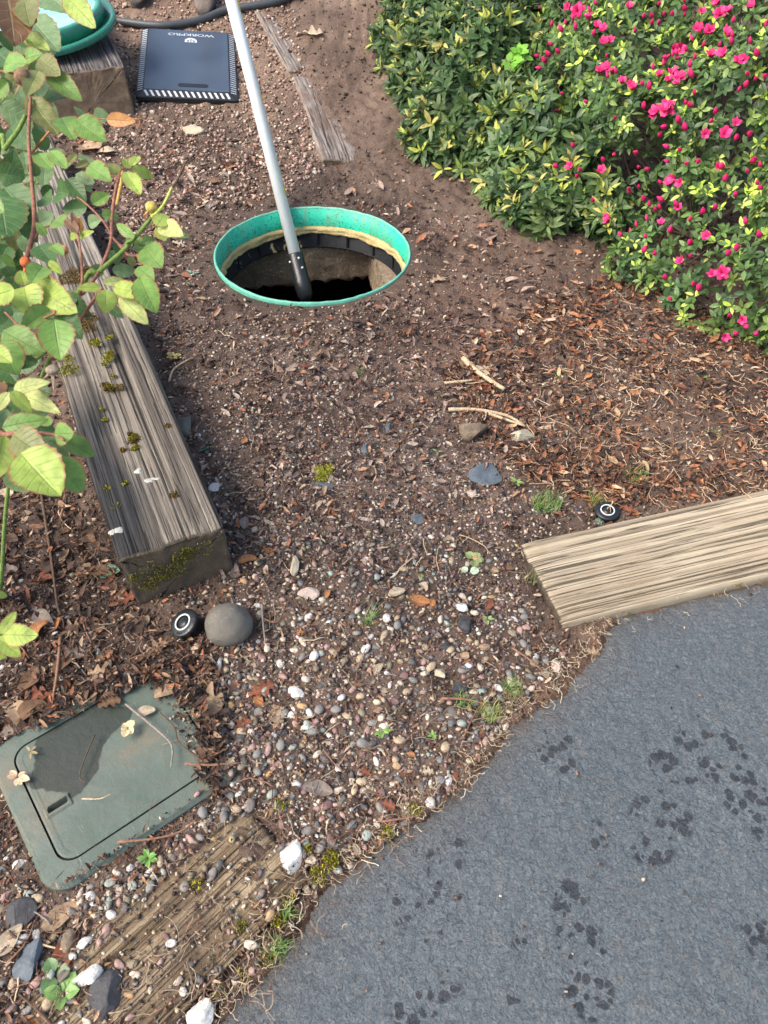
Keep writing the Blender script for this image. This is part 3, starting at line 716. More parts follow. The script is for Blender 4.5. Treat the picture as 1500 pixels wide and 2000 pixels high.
# ---------------------------------------------------------------- person (only the boot toes are in frame)
bR = G(400, 36); bL = G(268, 17)
def skin_body(name, nodes, edges, mat, parent, sub=2):
    me = bpy.data.meshes.new(name); me.from_pydata([n_[0] for n_ in nodes], edges, []); o = bpy.data.objects.new(name, me); COL.objects.link(o)
    sk = o.modifiers.new('s', 'SKIN'); ss = o.modifiers.new('u', 'SUBSURF'); ss.levels = sub; ss.render_levels = sub
    for i, n_ in enumerate(nodes):
        me.skin_vertices[0].data[i].radius = (n_[1], n_[2] if len(n_) > 2 else n_[1])
    me.skin_vertices[0].data[0].use_root = True
    dg = bpy.context.evaluated_depsgraph_get(); m2 = bpy.data.meshes.new_from_object(o.evaluated_get(dg)); bpy.data.objects.remove(o)
    m2.materials.clear(); m2.materials.append(mat)
    m2.polygons.foreach_set('use_smooth', np.ones(len(m2.polygons), bool))
    o = bpy.data.objects.new(name, m2); COL.objects.link(o); o.parent = parent; return o
pz = float((bR[2]+bL[2])/2); pc = np.array([(bR[0]+bL[0])/2, (bR[1]+bL[1])/2+.22])
per = empty('person', (pc[0], pc[1], pz), label='person in brown work boots standing behind the hose, only the toes showing', cat='person')
def rel(p): return (p[0]-pc[0], p[1]-pc[1], p[2]-pz)
hand = tip+dp*1.62; hand2 = tip+dp*1.42; aR = (bR[0], bR[1]+.22); aL = (bL[0], bL[1]+.22)
N = [((0, .12, .95), .15, .12), ((0, .08, 1.12), .14, .11), ((0, .02, 1.32), .17, .12), ((0, 0, 1.46), .10, .08), ((0, -.02, 1.54), .05), ((0, -.05, 1.62), .075, .085), ((0, -.06, 1.72), .08, .09),
     ((.10, .10, .88), .09), ((.16, .03, .50), .062), ((aR[0]-pc[0], .02, .14), .045), ((-.10, .10, .88), .09), ((-.16, .03, .50), .062), ((aL[0]-pc[0], .02, .14), .045),
     ((.19, 0, 1.40), .055), ((.26, -.18, 1.18), .042), (tuple(np.array(rel(hand))+np.array([.03, .10, 0])), .028), (tuple(np.array(rel(hand))+np.array([.035, .02, 0])), .03, .02),
     ((-.19, 0, 1.40), .055), ((-.2, -.15, 1.14), .042), (tuple(np.array(rel(hand2))+np.array([-.06, .10, 0])), .028), (tuple(np.array(rel(hand2))+np.array([-.035, .02, 0])), .03, .02)]
Ed = [(0, 1), (1, 2), (2, 3), (3, 4), (4, 5), (5, 6), (0, 7), (7, 8), (8, 9), (0, 10), (10, 11), (11, 12), (2, 13), (13, 14), (14, 15), (15, 16), (2, 17), (17, 18), (18, 19), (19, 20)]
skin_body('body', N, Ed, M['trouser'], per)
for bp in (bR, bL):
    bt = empty('boot', rel((bp[0], bp[1], float(T(bp[0], bp[1]))))); bt.parent = per
    slp = math.radians(9); bt.rotation_euler = (slp, 0, .05)
    secs = []; n = 20
    prof = [(0.0, .020, .030), (.012, .036, .048), (.04, .047, .064), (.09, .050, .078), (.14, .046, .095), (.18, .042, .13), (.22, .042, .20), (.27, .042, .22), (.30, .036, .21), (.31, .02, .19)]
    V, F = [], []
    for (y, hw_, hh) in prof:
        for k in range(n):
            a = 2*PI*k/n; cx_ = math.cos(a); sz = math.sin(a)
            V.append((hw_*math.copysign(abs(cx_)**.7, cx_), y, .022+(hh-.022)*(.5+.5*math.copysign(abs(sz)**.8, sz))))
    for i in range(len(prof)-1):
        for k in range(n): F.append((i*n+k, i*n+(k+1) % n, (i+1)*n+(k+1) % n, (i+1)*n+k))
    F.append(tuple(range(n-1, -1, -1))); F.append(tuple((len(prof)-1)*n+k for k in range(n))); mk('upper', V, F, M['boot'], bt)
    ol = []
    for i in range(28):
        a = 2*PI*i/28; yy = .155+.168*math.sin(a); ww = .054*(1-.12*math.cos((yy-.05)*20)) if yy > .02 else .050; ol.append((ww*math.cos(a), yy))
    V, F = prism([(ol, -.005), (ol, .020), ([(x*.95, y*.99+.001) for x, y in ol], .026)]); mk('sole', V, F, M['sole'], bt, smooth=False)

# ---------------------------------------------------------------- green valve box
k1 = G(104, 1757); k2 = G(414, 1547); k3 = G(300, 1288)
exb = (k2-k1)[:2]; LB = np.hypot(*exb)*1.05; LB0 = LB; exb /= np.hypot(*exb); LB = LB+.055; eyb = np.array([-exb[1], exb[0]]); WB = abs(float(np.dot((k3-k1)[:2], eyb)))
vb = empty('valve_box', (k1[0]-exb[0]*.0, k1[1], .0), (0, 0, math.atan2(exb[1], exb[0])), label='sunken green plastic irrigation valve box with scratched lid, lower left', cat='valve box')
def rrb(x0, y0, x1, y1, r, n=7):
    return [((x0+x1)/2+a, (y0+y1)/2+b_) for a, b_ in rr((x1-x0)/2, (y1-y0)/2, r, n)]
def densify(lp, m=4):
    out = []
    for i in range(len(lp)):
        a, b_ = np.array(lp[i]), np.array(lp[(i+1) % len(lp)]); k = max(1, int(np.hypot(*(b_-a))/.02))
        for j in range(k): out.append(tuple(a+(b_-a)*j/k))
    return out
zb = .020
outer = rrb(-.004, -.004, LB, WB, .045); o2 = rrb(.002, .002, LB-.006, WB-.006, .042); i1_ = rrb(.030, .030, LB-.032, WB-.032, .030); 
V, F = prism([(rrb(-.012, -.012, LB+.008, WB+.008, .05), -.10), (outer, zb-.006), (o2, zb), (i1_, zb+.001), (i1_, zb-.02)], False, False); mk('box_frame', V, F, M['box_green'], vb, smooth=False, cols=np.zeros((len(V), 3)))
# lid as a grid with slot
x0, y0, x1, y1 = .0335, .0335, LB-.0355, WB-.0355
nx_, ny_ = 90, 60
xs = np.linspace(x0, x1, nx_); ys = np.linspace(y0, y1, ny_); XX, YY = np.meshgrid(xs, ys, indexing='ij')
def sdrr(x, y, r): 
    qx = np.abs(x-(x0+x1)/2)-(x1-x0)/2+r; qy = np.abs(y-(y0+y1)/2)-(y1-y0)/2+r
    return np.hypot(np.clip(qx, 0, None), np.clip(qy, 0, None))+np.minimum(np.maximum(qx, qy), 0)-r
# pull grid into rounded rectangle
r_ = .028; qx = XX-(x0+x1)/2; qy = YY-(y0+y1)/2; hx, hy = (x1-x0)/2, (y1-y0)/2
ax_ = np.abs(qx)-(hx-r_); ay_ = np.abs(qy)-(hy-r_); cm = (ax_ > 0)&(ay_ > 0); mx = np.maximum(ax_, ay_); dd = np.hypot(ax_, ay_)
sc_ = np.where(cm, mx/np.maximum(dd, 1e-9), 1); qx = np.where(cm, np.sign(qx)*((hx-r_)+ax_*sc_), qx); qy = np.where(cm, np.sign(qy)*((hy-r_)+ay_*sc_), qy)
XX = qx+(x0+x1)/2; YY = qy+(y0+y1)/2
sdv = sdrr(XX, YY, r_)
ZZ = zb+.001+.0015*vn(XX*9, YY*9, 0, 4)+.0005*(np.abs(sdv+.006) < .004)
slx, sly = x0+.030, (y0+y1)*.43
slot = (np.abs(XX-slx) < .017)&(np.abs(YY-sly) < .0045); ZZ = np.where(slot, zb-.014, ZZ)
lipz = (np.abs(XX-slx) < .022)&(np.abs(YY-sly) < .009)&~slot; ZZ = np.where(lipz, ZZ+.003, ZZ)
idx = np.arange(XX.size).reshape(XX.shape); Fq = np.stack([idx[:-1, :-1].ravel(), idx[1:, :-1].ravel(), idx[1:, 1:].ravel(), idx[:-1, 1:].ravel()], 1)
V = np.stack([XX.ravel(), YY.ravel(), ZZ.ravel()], 1)
stx, sty = (G(190, 1430)-k1)[:2] @ exb, (G(190, 1430)-k1)[:2] @ eyb
stp = [((G(a, b)-k1)[:2] @ exb, (G(a, b)-k1)[:2] @ eyb) for a, b in [(145, 1390), (200, 1370), (262, 1400), (222, 1440), (200, 1490), (170, 1560), (75, 1548), (70, 1450)]]
sx_ = V[:, 0]+.010*vn(V[:, 0]*40, V[:, 1]*40, 0, 91)+.004*vn(V[:, 0]*120, V[:, 1]*120, 0, 93); sy_ = V[:, 1]+.010*vn(V[:, 0]*40, V[:, 1]*40, 0, 92)
ed_ = np.full(len(V), 9.0)
for a_ in range(len(stp)):
    (p0, p1), (q0, q1) = stp[a_], stp[(a_+1) % len(stp)]; tt = np.clip(((sx_-p0)*(q0-p0)+(sy_-p1)*(q1-p1))/((q0-p0)**2+(q1-p1)**2), 0, 1); ed_ = np.minimum(ed_, np.hypot(sx_-p0-tt*(q0-p0), sy_-p1-tt*(q1-p1)))
stain = np.clip(.5+np.where(inpoly(sx_, sy_, stp), ed_, -ed_)/.022, 0, 1)
per_i = np.r_[idx[:, 0], idx[-1, 1:], idx[-2::-1, -1], idx[0, -2:0:-1]]; nb = len(V); low = V[per_i].copy(); low[:, 2] = zb-.018
V = np.vstack([V, low]); Fl = Fq.tolist(); m_ = len(per_i)
for j in range(m_): Fl.append((per_i[j], nb+j, nb+(j+1) % m_, per_i[(j+1) % m_]))
mk('box_lid', V, Fl, M['box_green'], vb, smooth=False, cols=np.repeat(np.r_[stain, np.zeros(m_)][:, None], 3, 1))
V, F = prism([(rrb(.028, .028, LB-.03, WB-.03, .03), -.016), (rrb(.029, .029, LB-.031, WB-.031, .03), -.010)], False, True); mk('box_seat', V, F, M['rubber'], vb, smooth=False)
VBR = (np.array(k1[:2])+eyb*WB/2, exb, LB, WB/2)
RECTS.append(VBR)

# ---------------------------------------------------------------- sprinkler heads and rocks
def sprinkler(loc, tilt, label, h, sc=1.0):
    e = empty('sprinkler_head', loc, tilt, label=label, cat='sprinkler', group='black pop-up sprinkler heads'); e.scale = (sc,)*3
    V, F = lathe([(.001, h), (.010, h), (.011, h-.003), (.0145, h-.003)], 40); mk('nozzle', V, F, M['rubber'], e)
    lobj('ring', [(.0145, h-.001), (.0148, h+.0012), (.0175, h+.0012), (.0178, h-.001)], M['white_ring'], e, n=48)
    V, F = lathe([(.0178, h-.001), (.0285, h-.001), (.0300, h-.003), (.0300, h-.010), (.0270, h-.011), (.0265, h-.05), (.0265, h-.10)], 48); mk('casing', V, F, M['rubber'], e)
    mb = MB()
    for k in range(9):
        a = -PI/2+(k-4)*.13; mb.box((.0235*math.cos(a), .0235*math.sin(a), h-.0006), (.005, .0012, .0012), a)
    mb.obj('cap_ridges', M['mat_black'], e, smooth=False)
    return e
p = G(366, 1210, .03); sprinkler((p[0]+.005, p[1], .0), (math.radians(8), math.radians(-24), 0), 'black sprinkler head with white ring, leaning against the round grey stone', .034, 1.02)
p = G(1186, 998, .012); sprinkler((p[0], p[1], 0), (math.radians(4), 0, 0), 'black sprinkler head with white ring, set in soil beside the pale tan timber', .014, .93)

def rock_mesh(seed, sub=3, rough=.18, cuts=0, flat=1.0):
    bm = bmesh.new(); bmesh.ops.create_icosphere(bm, subdivisions=sub, radius=1)
    V = np.array([v.co[:] for v in bm.verts]); F = [tuple(v.index for v in f.verts) for f in bm.faces]; bm.free()
    r = 1+rough*vn(V[:, 0]*1.3+seed*7, V[:, 1]*1.3, V[:, 2]*1.3, seed)+rough*.5*vn(V[:, 0]*3, V[:, 1]*3, V[:, 2]*3, seed+1)
    V = V*r[:, None]; g = np.random.default_rng(seed)
    for _ in range(cuts):
        n_ = g.normal(size=3); n_ /= np.linalg.norm(n_); d_ = g.uniform(.45, .75); s_ = V @ n_; V = V-np.clip(s_-d_, 0, None)[:, None]*n_
    V[:, 2] *= flat; return V, F
def rock(px, py, wx, wy, hz, mat, label, rot=0, seed=1, cuts=6, rough=.15, name='rock', off=0, group=None, sub=3, smooth=False, cat='rock', z=None):
    q = G(px, py, off); V, F = rock_mesh(seed, sub, rough, cuts); V = V*np.array([wx/2, wy/2, hz/2])
    o = mk(name, V, F, mat, label=label, cat=cat, group=group, smooth=smooth); o.location = (q[0], q[1], q[2]+hz*.22 if z is None else z); o.rotation_euler = (0, 0, rot); return o
q = G(446, 1217, .03); V, F = rock_mesh(3, 5, .055, 0); V *= np.array([.047, .046, .042]); o = mk('stone', V, F, M['rock_round'], label='ball-shaped dark grey stone beside the leaning sprinkler head', cat='stone'); o.location = (q[0], q[1], .026)
rock(356, 838, .075, .09, .06, M['rock_round'], 'grey angular stone wedged against the right side of the mossy timber', .4, 11)
rock(922, 850, .085, .06, .06, M['rk_brown'], 'brown rounded rock half sunk in soil, left of the mossy lump', 0, 12, 4)
rock(1020, 856, .065, .05, .045, M['rk_tan'], 'mossy tan lump of stone, right of the brown rounded rock', 0, 13, 4)
rock(950, 926, .085, .085, .02, M['rk_slate'], 'flat blue grey slate piece in the middle of the soil', .3, 14, 7)
rock(632, 950, .05, .045, .02, M['rk_slate'], 'small grey green flat stone under the yellow moss clump', .3, 15, 6)
rock(757, 836, .022, .05, .012, M['rk_slate'], 'narrow upright slate chip above the centre of the soil', 0, 16, 6)
rock(714, 878, .028, .038, .014, M['rk_slate'], 'small blue slate chip left of the narrow slate chip', 0, 17, 6)
rock(818, 1014, .03, .035, .012, M['rk_slate'], 'slanting thin slate flake between the blue slate piece and the pebbles', .8, 18, 6)
rock(568, 1672, .038, .062, .03, M['rk_white'], 'chunky white quartz rock on the sunken brown timber', .15, 19, 5)
rock(395, 1980, .046, .044, .035, M['rk_white'], 'white speckled rock at the bottom edge beside the asphalt', 0, 20, 5)
rock(176, 1908, .048, .028, .03, M['rk_white'], 'flat white rock leaning on the black triangular slate', .5, 21, 5)
rock(205, 1950, .055, .082, .03, M['rk_black'], 'black triangular slate standing at the lower left end of the sunken timber', -.3, 22, 9)
rock(60, 1880, .045, .08, .02, M['rk_slate'], 'long dark blue slate lying left of the reddish dead leaf', -.4, 23, 7)
rock(45, 1788, .05, .055, .03, M['rk_black'], 'squarish dark grey rock at the left edge below the valve box', .2, 24, 7)
rock(910, 1224, .034, .042, .03, M['rk_black'], 'dark blocky rock in the pebbles left of the pale timber end', 0, 25, 8)
rock(870, 1270, .026, .026, .02, M['rk_black'], 'dark rounded chip just below the dark blocky rock', 0, 26, 6)
rock(860, 1318, .032, .028, .02, M['rk_tan'], 'olive grey rough stone among the pebbles near the grass tufts', 0, 27, 5)
rock(893, 1345, .034, .024, .018, M['rk_black'], 'black flat stone next to the olive grey rough stone', 0, 28, 6)
rock(880, 1392, .026, .02, .014, M['rock_round'], 'oval dark brown pebble stone near the asphalt edge', 0, 29, 1, .08)
rock(580, 1355, .036, .022, .02, M['rk_white'], 'lumpy white rock in the middle of the pebble bed', -.4, 30, 5)
rock(600, 1420, .034, .018, .016, M['rk_white'], 'jagged white chip below the lumpy white rock', .2, 31, 6)
rock(604, 1162, .048, .036, .022, M['rk_pink'], 'flaky cream rock right of the pale pointed rock', .5, 32, 5)
rock(576, 1108, .026, .052, .02, M['rk_tan'], 'pale pointed rock standing above the flaky cream rock', .1, 33, 6)
rock(420, 954, .036, .026, .018, M['rk_white'], 'white crumbly lump on the soil right of the mossy timber', .2, 34, 4)
rock(425, 1302, .018, .040, .016, M['rk_white'], 'tall narrow white chip below the round stone', 0, 35, 6)
rock(398, 1402, .024, .026, .014, M['rk_white'], 'white lump between the oak leaf and the pebbles', 0, 36, 5)
rock(922, 965, .024, .026, .016, M['rk_pink'], 'cream crumbly lump below the flat slate piece', 0, 37, 5)
rock(905, 1188, .034, .022, .018, M['rk_white'], 'whitish chip just above the dark blocky rock', 0, 38, 5)
rock(1086, 1300, .024, .03, .012, M['rk_pink'], 'pinkish flake lying near the asphalt corner', 0, 39, 5)
rock(135, 1842, .022, .036, .02, M['rk_brown'], 'brown pebble stone left of the reddish dead leaf', 0, 40, 2)
rock(166, 1844, .030, .016, .016, M['rk_white'], 'white wedge chip right of the reddish dead leaf', .4, 41, 5)
rock(375, 258, .10, .07, .03, M['rk_tan'], 'sandy stone sunk in the path between the mat and the riser', 0, 42, 3)
for i, (a, b_, w_, z_) in enumerate(((273, 922, .020, .1505), (290, 941, .028, .1505), (305, 938, .024, .1505), (233, 1037, .022, .1505), (221, 1041, .018, .1495))):
    q = G(a, b_, z_); V, F = rock_mesh(60+i, 3, .35, 0); V = V*np.array([w_/2, w_/2.6, .006]); o = mk('lichen', V, F, M['lichen'], label=['white lichen patch nearest the middle of the mossy timber', 'larger white lichen blob on the mossy timber', 'small white lichen blob right of the larger one', 'cream fungus cap on the charred corner of the mossy timber', 'smaller cream fungus cap left of the other one'][i], cat='lichen'); o.location = tuple(q)
# ---------------------------------------------------------------- scattering helpers
def rotm(rx, ry, rz):
    cx, sx, cy, sy, cz, sz = np.cos(rx), np.sin(rx), np.cos(ry), np.sin(ry), np.cos(rz), np.sin(rz)
    R = np.empty((len(rx), 3, 3))
    R[:, 0, 0] = cz*cy; R[:, 0, 1] = cz*sy*sx-sz*cx; R[:, 0, 2] = cz*sy*cx+sz*sx
    R[:, 1, 0] = sz*cy; R[:, 1, 1] = sz*sy*sx+cz*cx; R[:, 1, 2] = sz*sy*cx-cz*sx
    R[:, 2, 0] = -sy; R[:, 2, 1] = cy*sx; R[:, 2, 2] = cy*cx
    return R
def instance_mesh(protos, which, P, Rm, Sc, C):
    """protos: list of (V,F quads/tris same k).  returns V,F,C merged"""
    Vs, Fs, Cs = [], [], []; base = 0
    for k, pr in enumerate(protos):
        PV, PF = pr[:2]; PV = np.asarray(PV, float); PF = np.asarray(PF)
        ii = np.where(which == k)[0]
        if not len(ii): continue
        v = PV[None]*Sc[ii][:, None, :]
        v = np.einsum('nij,nvj->nvi', Rm[ii], v)+P[ii][:, None]
        Vs.append(v.reshape(-1, 3)); Fs.append((PF[None]+(np.arange(len(ii))*len(PV))[:, None, None]+base).reshape(-1, PF.shape[1]))
        cc = np.repeat(C[ii], len(PV), 0)
        if len(pr) > 2: cc = cc*np.tile(pr[2], len(ii))[:, None]
        Cs.append(cc); base += len(ii)*len(PV)
    return np.vstack(Vs), np.vstack(Fs), np.vstack(Cs)
def tri(F):
    out = []
    for f in F:
        for i in range(1, len(f)-1): out.append((f[0], f[i], f[i+1]))
    return np.array(out)
def FN(x, y): return .006*vn(x*38, y*38, 0, 5)+.0045*vn(x*75, y*75, 0, 6)+.006*vn(x*16, y*16, 0, 7)
def surf(x, y):
    x = np.asarray(x, float); y = np.asarray(y, float); z = T(x, y)+.75*FN(x, y); z = z+np.where(in_asph(x, y), .006-z, 0)
    z = np.where(inrect(x, y, DR), np.maximum(z, .011), z)
    z = np.where(inrect(x, y, VBR), .024, z)
    return z
MATR = (np.array(mc[:2])-np.array([ex[0], ex[1]])*hw, np.array([ex[0], ex[1]])/np.hypot(ex[0], ex[1]), 2*hw, hl)
def blocked(x, y, pad=.0, box=True):
    VB_ = (VBR[0], VBR[1], LB0*.965, VBR[3]*.95)
    b = np.hypot(x-RC[0], y-RC[1]) < RR+.012+pad
    for R in RECTS:
        if R is VBR and not box: continue
        b |= inrect(x, y, VB_ if R is VBR else R, 0 if R is VBR else pad)
    b |= inrect(x, y, MATR, pad)
    return b
# bush footprints (needed for what lies under them)
BL = [tuple(G(*p)[:2]) for p in [(760, -30), (752, 60), (748, 130), (790, 210), (832, 280), (880, 330), (930, 362), (985, 405), (1035, 445), (1110, 445), (1190, 470)]]+[(.74, 2.75), (.66, 3.4), (.86, 4.6)]
BR = [tuple(G(*p)[:2]) for p in [(1060, 405), (1100, 440), (1160, 450), (1190, 490), (1215, 545), (1290, 590), (1370, 640), (1440, 680), (1520, 715)]]+[(1.5, 1.70), (2.6, 1.85), (2.9, 4.9), (.72, 5.0), (.50, 3.5), (.47, 2.95)]
def pxsample(n, poly=None, x0=-350, x1=1850, y0=-120, y1=2120):
    xs, ys = [], []
    tot = 0
    if poly is not None:
        pa = np.array(poly); x0, y0 = pa.min(0); x1, y1 = pa.max(0)
    while tot < n:
        x = rng.uniform(x0, x1, n*2); y = rng.uniform(y0, y1, n*2)
        if poly is not None: k = inpoly(x, y, poly); x, y = x[k], y[k]
        xs.append(x); ys.append(y); tot += len(x)
    return np.concatenate(xs)[:n], np.concatenate(ys)[:n]
ALL = [(-350, -120), (1850, -120), (1850, 2120), (-350, 2120)]
# ---- crumbs, bark chips and grit
def oct_proto(jit=0, seed=0):
    g = np.random.default_rng(seed); V = np.array([(1, 0, 0), (-1, 0, 0), (0, 1, 0), (0, -1, 0), (0, 0, 1), (0, 0, -1.)])
    V = V*(1+g.uniform(-.3, .3, V.shape)) + g.uniform(-.15, .15, V.shape)
    F = [(0, 2, 4), (2, 1, 4), (1, 3, 4), (3, 0, 4), (2, 0, 5), (1, 2, 5), (3, 1, 5), (0, 3, 5)]
    return V, np.array(F)
def cube_proto(seed):
    g = np.random.default_rng(seed); V = np.array([(a, b, c) for a in (-1, 1) for b in (-1, 1) for c in (-1, 1)], float)*(.75)+g.uniform(-.3, .3, (8, 3))
    F = [(0, 1, 3, 2), (4, 6, 7, 5), (0, 4, 5, 1), (2, 3, 7, 6), (0, 2, 6, 4), (1, 5, 7, 3)]; return V, tri(F)
octs = [oct_proto(0, i) for i in range(6)]+[cube_proto(i) for i in range(3)]
def scatter_bits(name, n, poly, pal, wts, lo, hi, asp, flat, mat, kind='stuff', pad=0.0, asph=.008, dens=None, lift=.001, tilt=.3, cat=None, label=None, protos=octs, mindist=None, under=True, box=True):
    px, py = pxsample(n, poly); x, y, t_ = Gv(px, py)
    k = ~blocked(x, y, pad, box); ia_ = in_asph(x, y); k &= ~(inrect(x, y, DR)&(rng.random(len(x)) < .72)); k &= (~ia_)|(rng.random(len(x)) < asph)
    if dens is not None: k &= rng.random(len(x)) < dens(px, py, x, y)
    px, py, x, y, t_ = px[k], py[k], x[k], y[k], t_[k]; n = len(x)
    sz = lo+(hi-lo)*rng.random(n)**2.2; sz = sz*np.clip(t_/1.6, .8, 1.5)
    Sc = np.stack([sz*rng.uniform(.8, 1.2, n)*asp[0], sz*rng.uniform(.7, 1.3, n)*asp[1], sz*flat*rng.uniform(.6, 1.4, n)], 1)/2
    P = np.stack([x, y, surf(x, y)+Sc[:, 2]*.5+lift*rng.random(n)], 1)
    Rm = rotm(rng.normal(0, tilt, n), rng.normal(0, tilt, n), rng.uniform(0, 2*PI, n))
    wts = np.array(wts, float); wts /= wts.sum(); C = np.array(pal)[rng.choice(len(pal), n, p=wts)]*rng.uniform(.65, 1.3, (n, 1))
    V, F, C = instance_mesh(protos, rng.integers(0, len(protos), n), P, Rm, Sc, C)
    return mk(name, V, F, mat, cols=C, smooth=False, kind=kind, label=label, cat=cat)
soilpal = [(.065, .045, .035), (.12, .082, .060), (.19, .13, .095), (.035, .027, .024), (.40, .31, .23), (.22, .12, .085)]
scatter_bits('soil_crumbs', 95000, ALL, soilpal, [2.5, 3, 3, 3.2, 2.8, 1.3], .002, .010, (1.25, .75), .7, M['litter'], label='loose crumbs of brown soil and grit over the whole bed', cat='soil', dens=lambda a, b, x, y: np.where(inpoly(a, b, [(600, 340), (760, 120), (860, 330), (1180, 540), (1160, 700), (860, 640), (830, 420)]), .35, 1.0))
O_ = [(860, 740), (960, 640), (1060, 590), (1180, 540), (1300, 580), (1400, 620), (1560, 640), (1560, 960), (1180, 995), (1060, 960), (960, 880)]
orange = [(.26, .11, .055), (.38, .17, .085), (.18, .08, .045), (.10, .055, .035), (.50, .34, .20), (.045, .03, .025)]
# curled flake prototypes
def flake_proto(seed, nu=4, nv=2, curl=.5):
    g = np.random.default_rng(seed); V = []; F = []
    b1, b2 = g.uniform(-curl, curl), g.uniform(.1, curl); ph = g.uniform(0, 3)
    for i in range(nu+1):
        u = i/nu*2-1; wd = (1-abs(u)**2.2)*.9+.08
        for j in range(nv+1):
            v = j/nv*2-1; V.append((u, v*wd+.12*math.sin(u*3+ph), b1*u*u+b2*(v*wd)**2+.1*math.sin(4*u+ph)*v))
    for i in range(nu):
        for j in range(nv):
            a = i*(nv+1)+j; F.append((a, a+nv+1, a+nv+2, a+1))
    return np.array(V), tri(F)
flakes = [flake_proto(i) for i in range(8)]
scatter_bits('bark_litter', 12500, O_, orange, [3, 2.2, 4, 4, 1.8, 5], .003, .022, (1.2, .42), .9, M['leafdry'], tilt=.5, lift=.008, protos=flakes, label='reddish brown bark and leaf flakes strewn below the flowering shrub', cat='litter',
             dens=lambda a, b, x, y: .55+.6*vn(x*4, y*4, 0, 3))
brown = [(.16, .085, .05), (.09, .052, .035), (.28, .17, .10), (.38, .27, .18), (.05, .033, .027), (.30, .12, .06)]
scatter_bits('leaf_crumbs', 17000, [(-350, 200), (1100, 330), (1850, 500), (1850, 1060), (1000, 1100), (1200, 1250), (500, 2000), (-350, 2100)], brown, [3.5, 4, 2.2, 2.2, 3, 1.3], .003, .017, (1.3, .38), .8, M['litter'], tilt=.45, lift=.005, protos=flakes, label='small broken bits of brown leaf and bark between the pebbles', cat='litter')
scatter_bits('under_rose_litter', 4200, [(-350, 900), (120, 900), (230, 1130), (300, 1230), (420, 1260), (440, 1330), (280, 1310), (0, 1460), (-350, 1700)], brown, [3, 5, 1.5, .8, 4, .7], .006, .026, (1.3, .42), .8, M['leafdry'], tilt=.5, lift=.010, protos=flakes, label='deep layer of brown leaf litter between the mossy timber and the valve box', cat='litter')
scatter_bits('pale_chips', 7500, [(60, -60), (560, -60), (640, 330), (560, 380), (330, 420), (250, 560), (150, 300)], [(.50, .37, .27), (.62, .50, .38), (.38, .24, .18), (.55, .33, .27), (.25, .15, .11)], [3, 2, 3, 2, 3], .004, .015, (1, .8), .55, M['pebble'], lift=.001, label='pale sandy chips over the path by the mat', cat='gravel')
scatter_bits('pale_grit', 9500, [(300, 380), (700, 340), (1000, 450), (1500, 640), (1500, 700), (1100, 800), (1000, 1000), (300, 1100)], [(.42, .30, .22), (.55, .45, .34), (.30, .17, .13), (.45, .28, .23)], [3, 2, 3, 2], .002, .009, (1, .7), .5, M['pebble'], label='fine pale grit in the bare soil round the riser', cat='gravel', dens=lambda a, b, x, y: .45+.7*vn(x*5, y*5, 0, 13))

mid = [(.20, .13, .10), (.13, .085, .072), (.34, .25, .20), (.46, .36, .28), (.06, .042, .036), (.34, .15, .08), (.40, .24, .15)]
scatter_bits('leaf_bits', 4500, [(280, 540), (430, 560), (620, 610), (800, 580), (1000, 640), (1060, 760), (1080, 1000), (960, 1080), (430, 1130), (360, 900)], mid, [4, 4, 3, 2.2, 4, 1.6, 1.2], .004, .022, (1.25, .45), .9, M['leafdry'], tilt=.45, lift=.006, protos=flakes, label='broken leaf and bark bits over the soil between the riser and the pebbles', cat='litter', dens=lambda a, b, x, y: .5+.7*vn(x*6, y*6, 0, 33))
scatter_bits('leaf_bits', 2600, [(90, 260), (480, 230), (640, 330), (1040, 460), (1300, 600), (900, 720), (820, 480), (640, 380), (430, 400), (400, 620), (300, 640)], mid, [4, 4, 3, 2.2, 4, 2.4, 2], .004, .026, (1.25, .45), .9, M['leafdry'], tilt=.45, lift=.006, protos=flakes, label='scattered leaf flakes on the soil around the riser and the path', cat='litter', dens=lambda a, b, x, y: .35+.9*vn(x*4, y*4, 0, 35))
scatter_bits('leaf_bits', 1500, [(60, 1395), (200, 1320), (300, 1285), (420, 1290), (450, 1420), (430, 1560), (385, 1530), (395, 1470), (380, 1400), (300, 1345), (200, 1385), (80, 1440)], brown, [3, 5, 1.5, .8, 5, .7], .006, .024, (1.3, .42), .8, M['leafdry'], tilt=.5, lift=.014, protos=flakes, label='leaf litter and soil crumbs spilling over the back and right edge of the valve box', cat='litter', box=False)
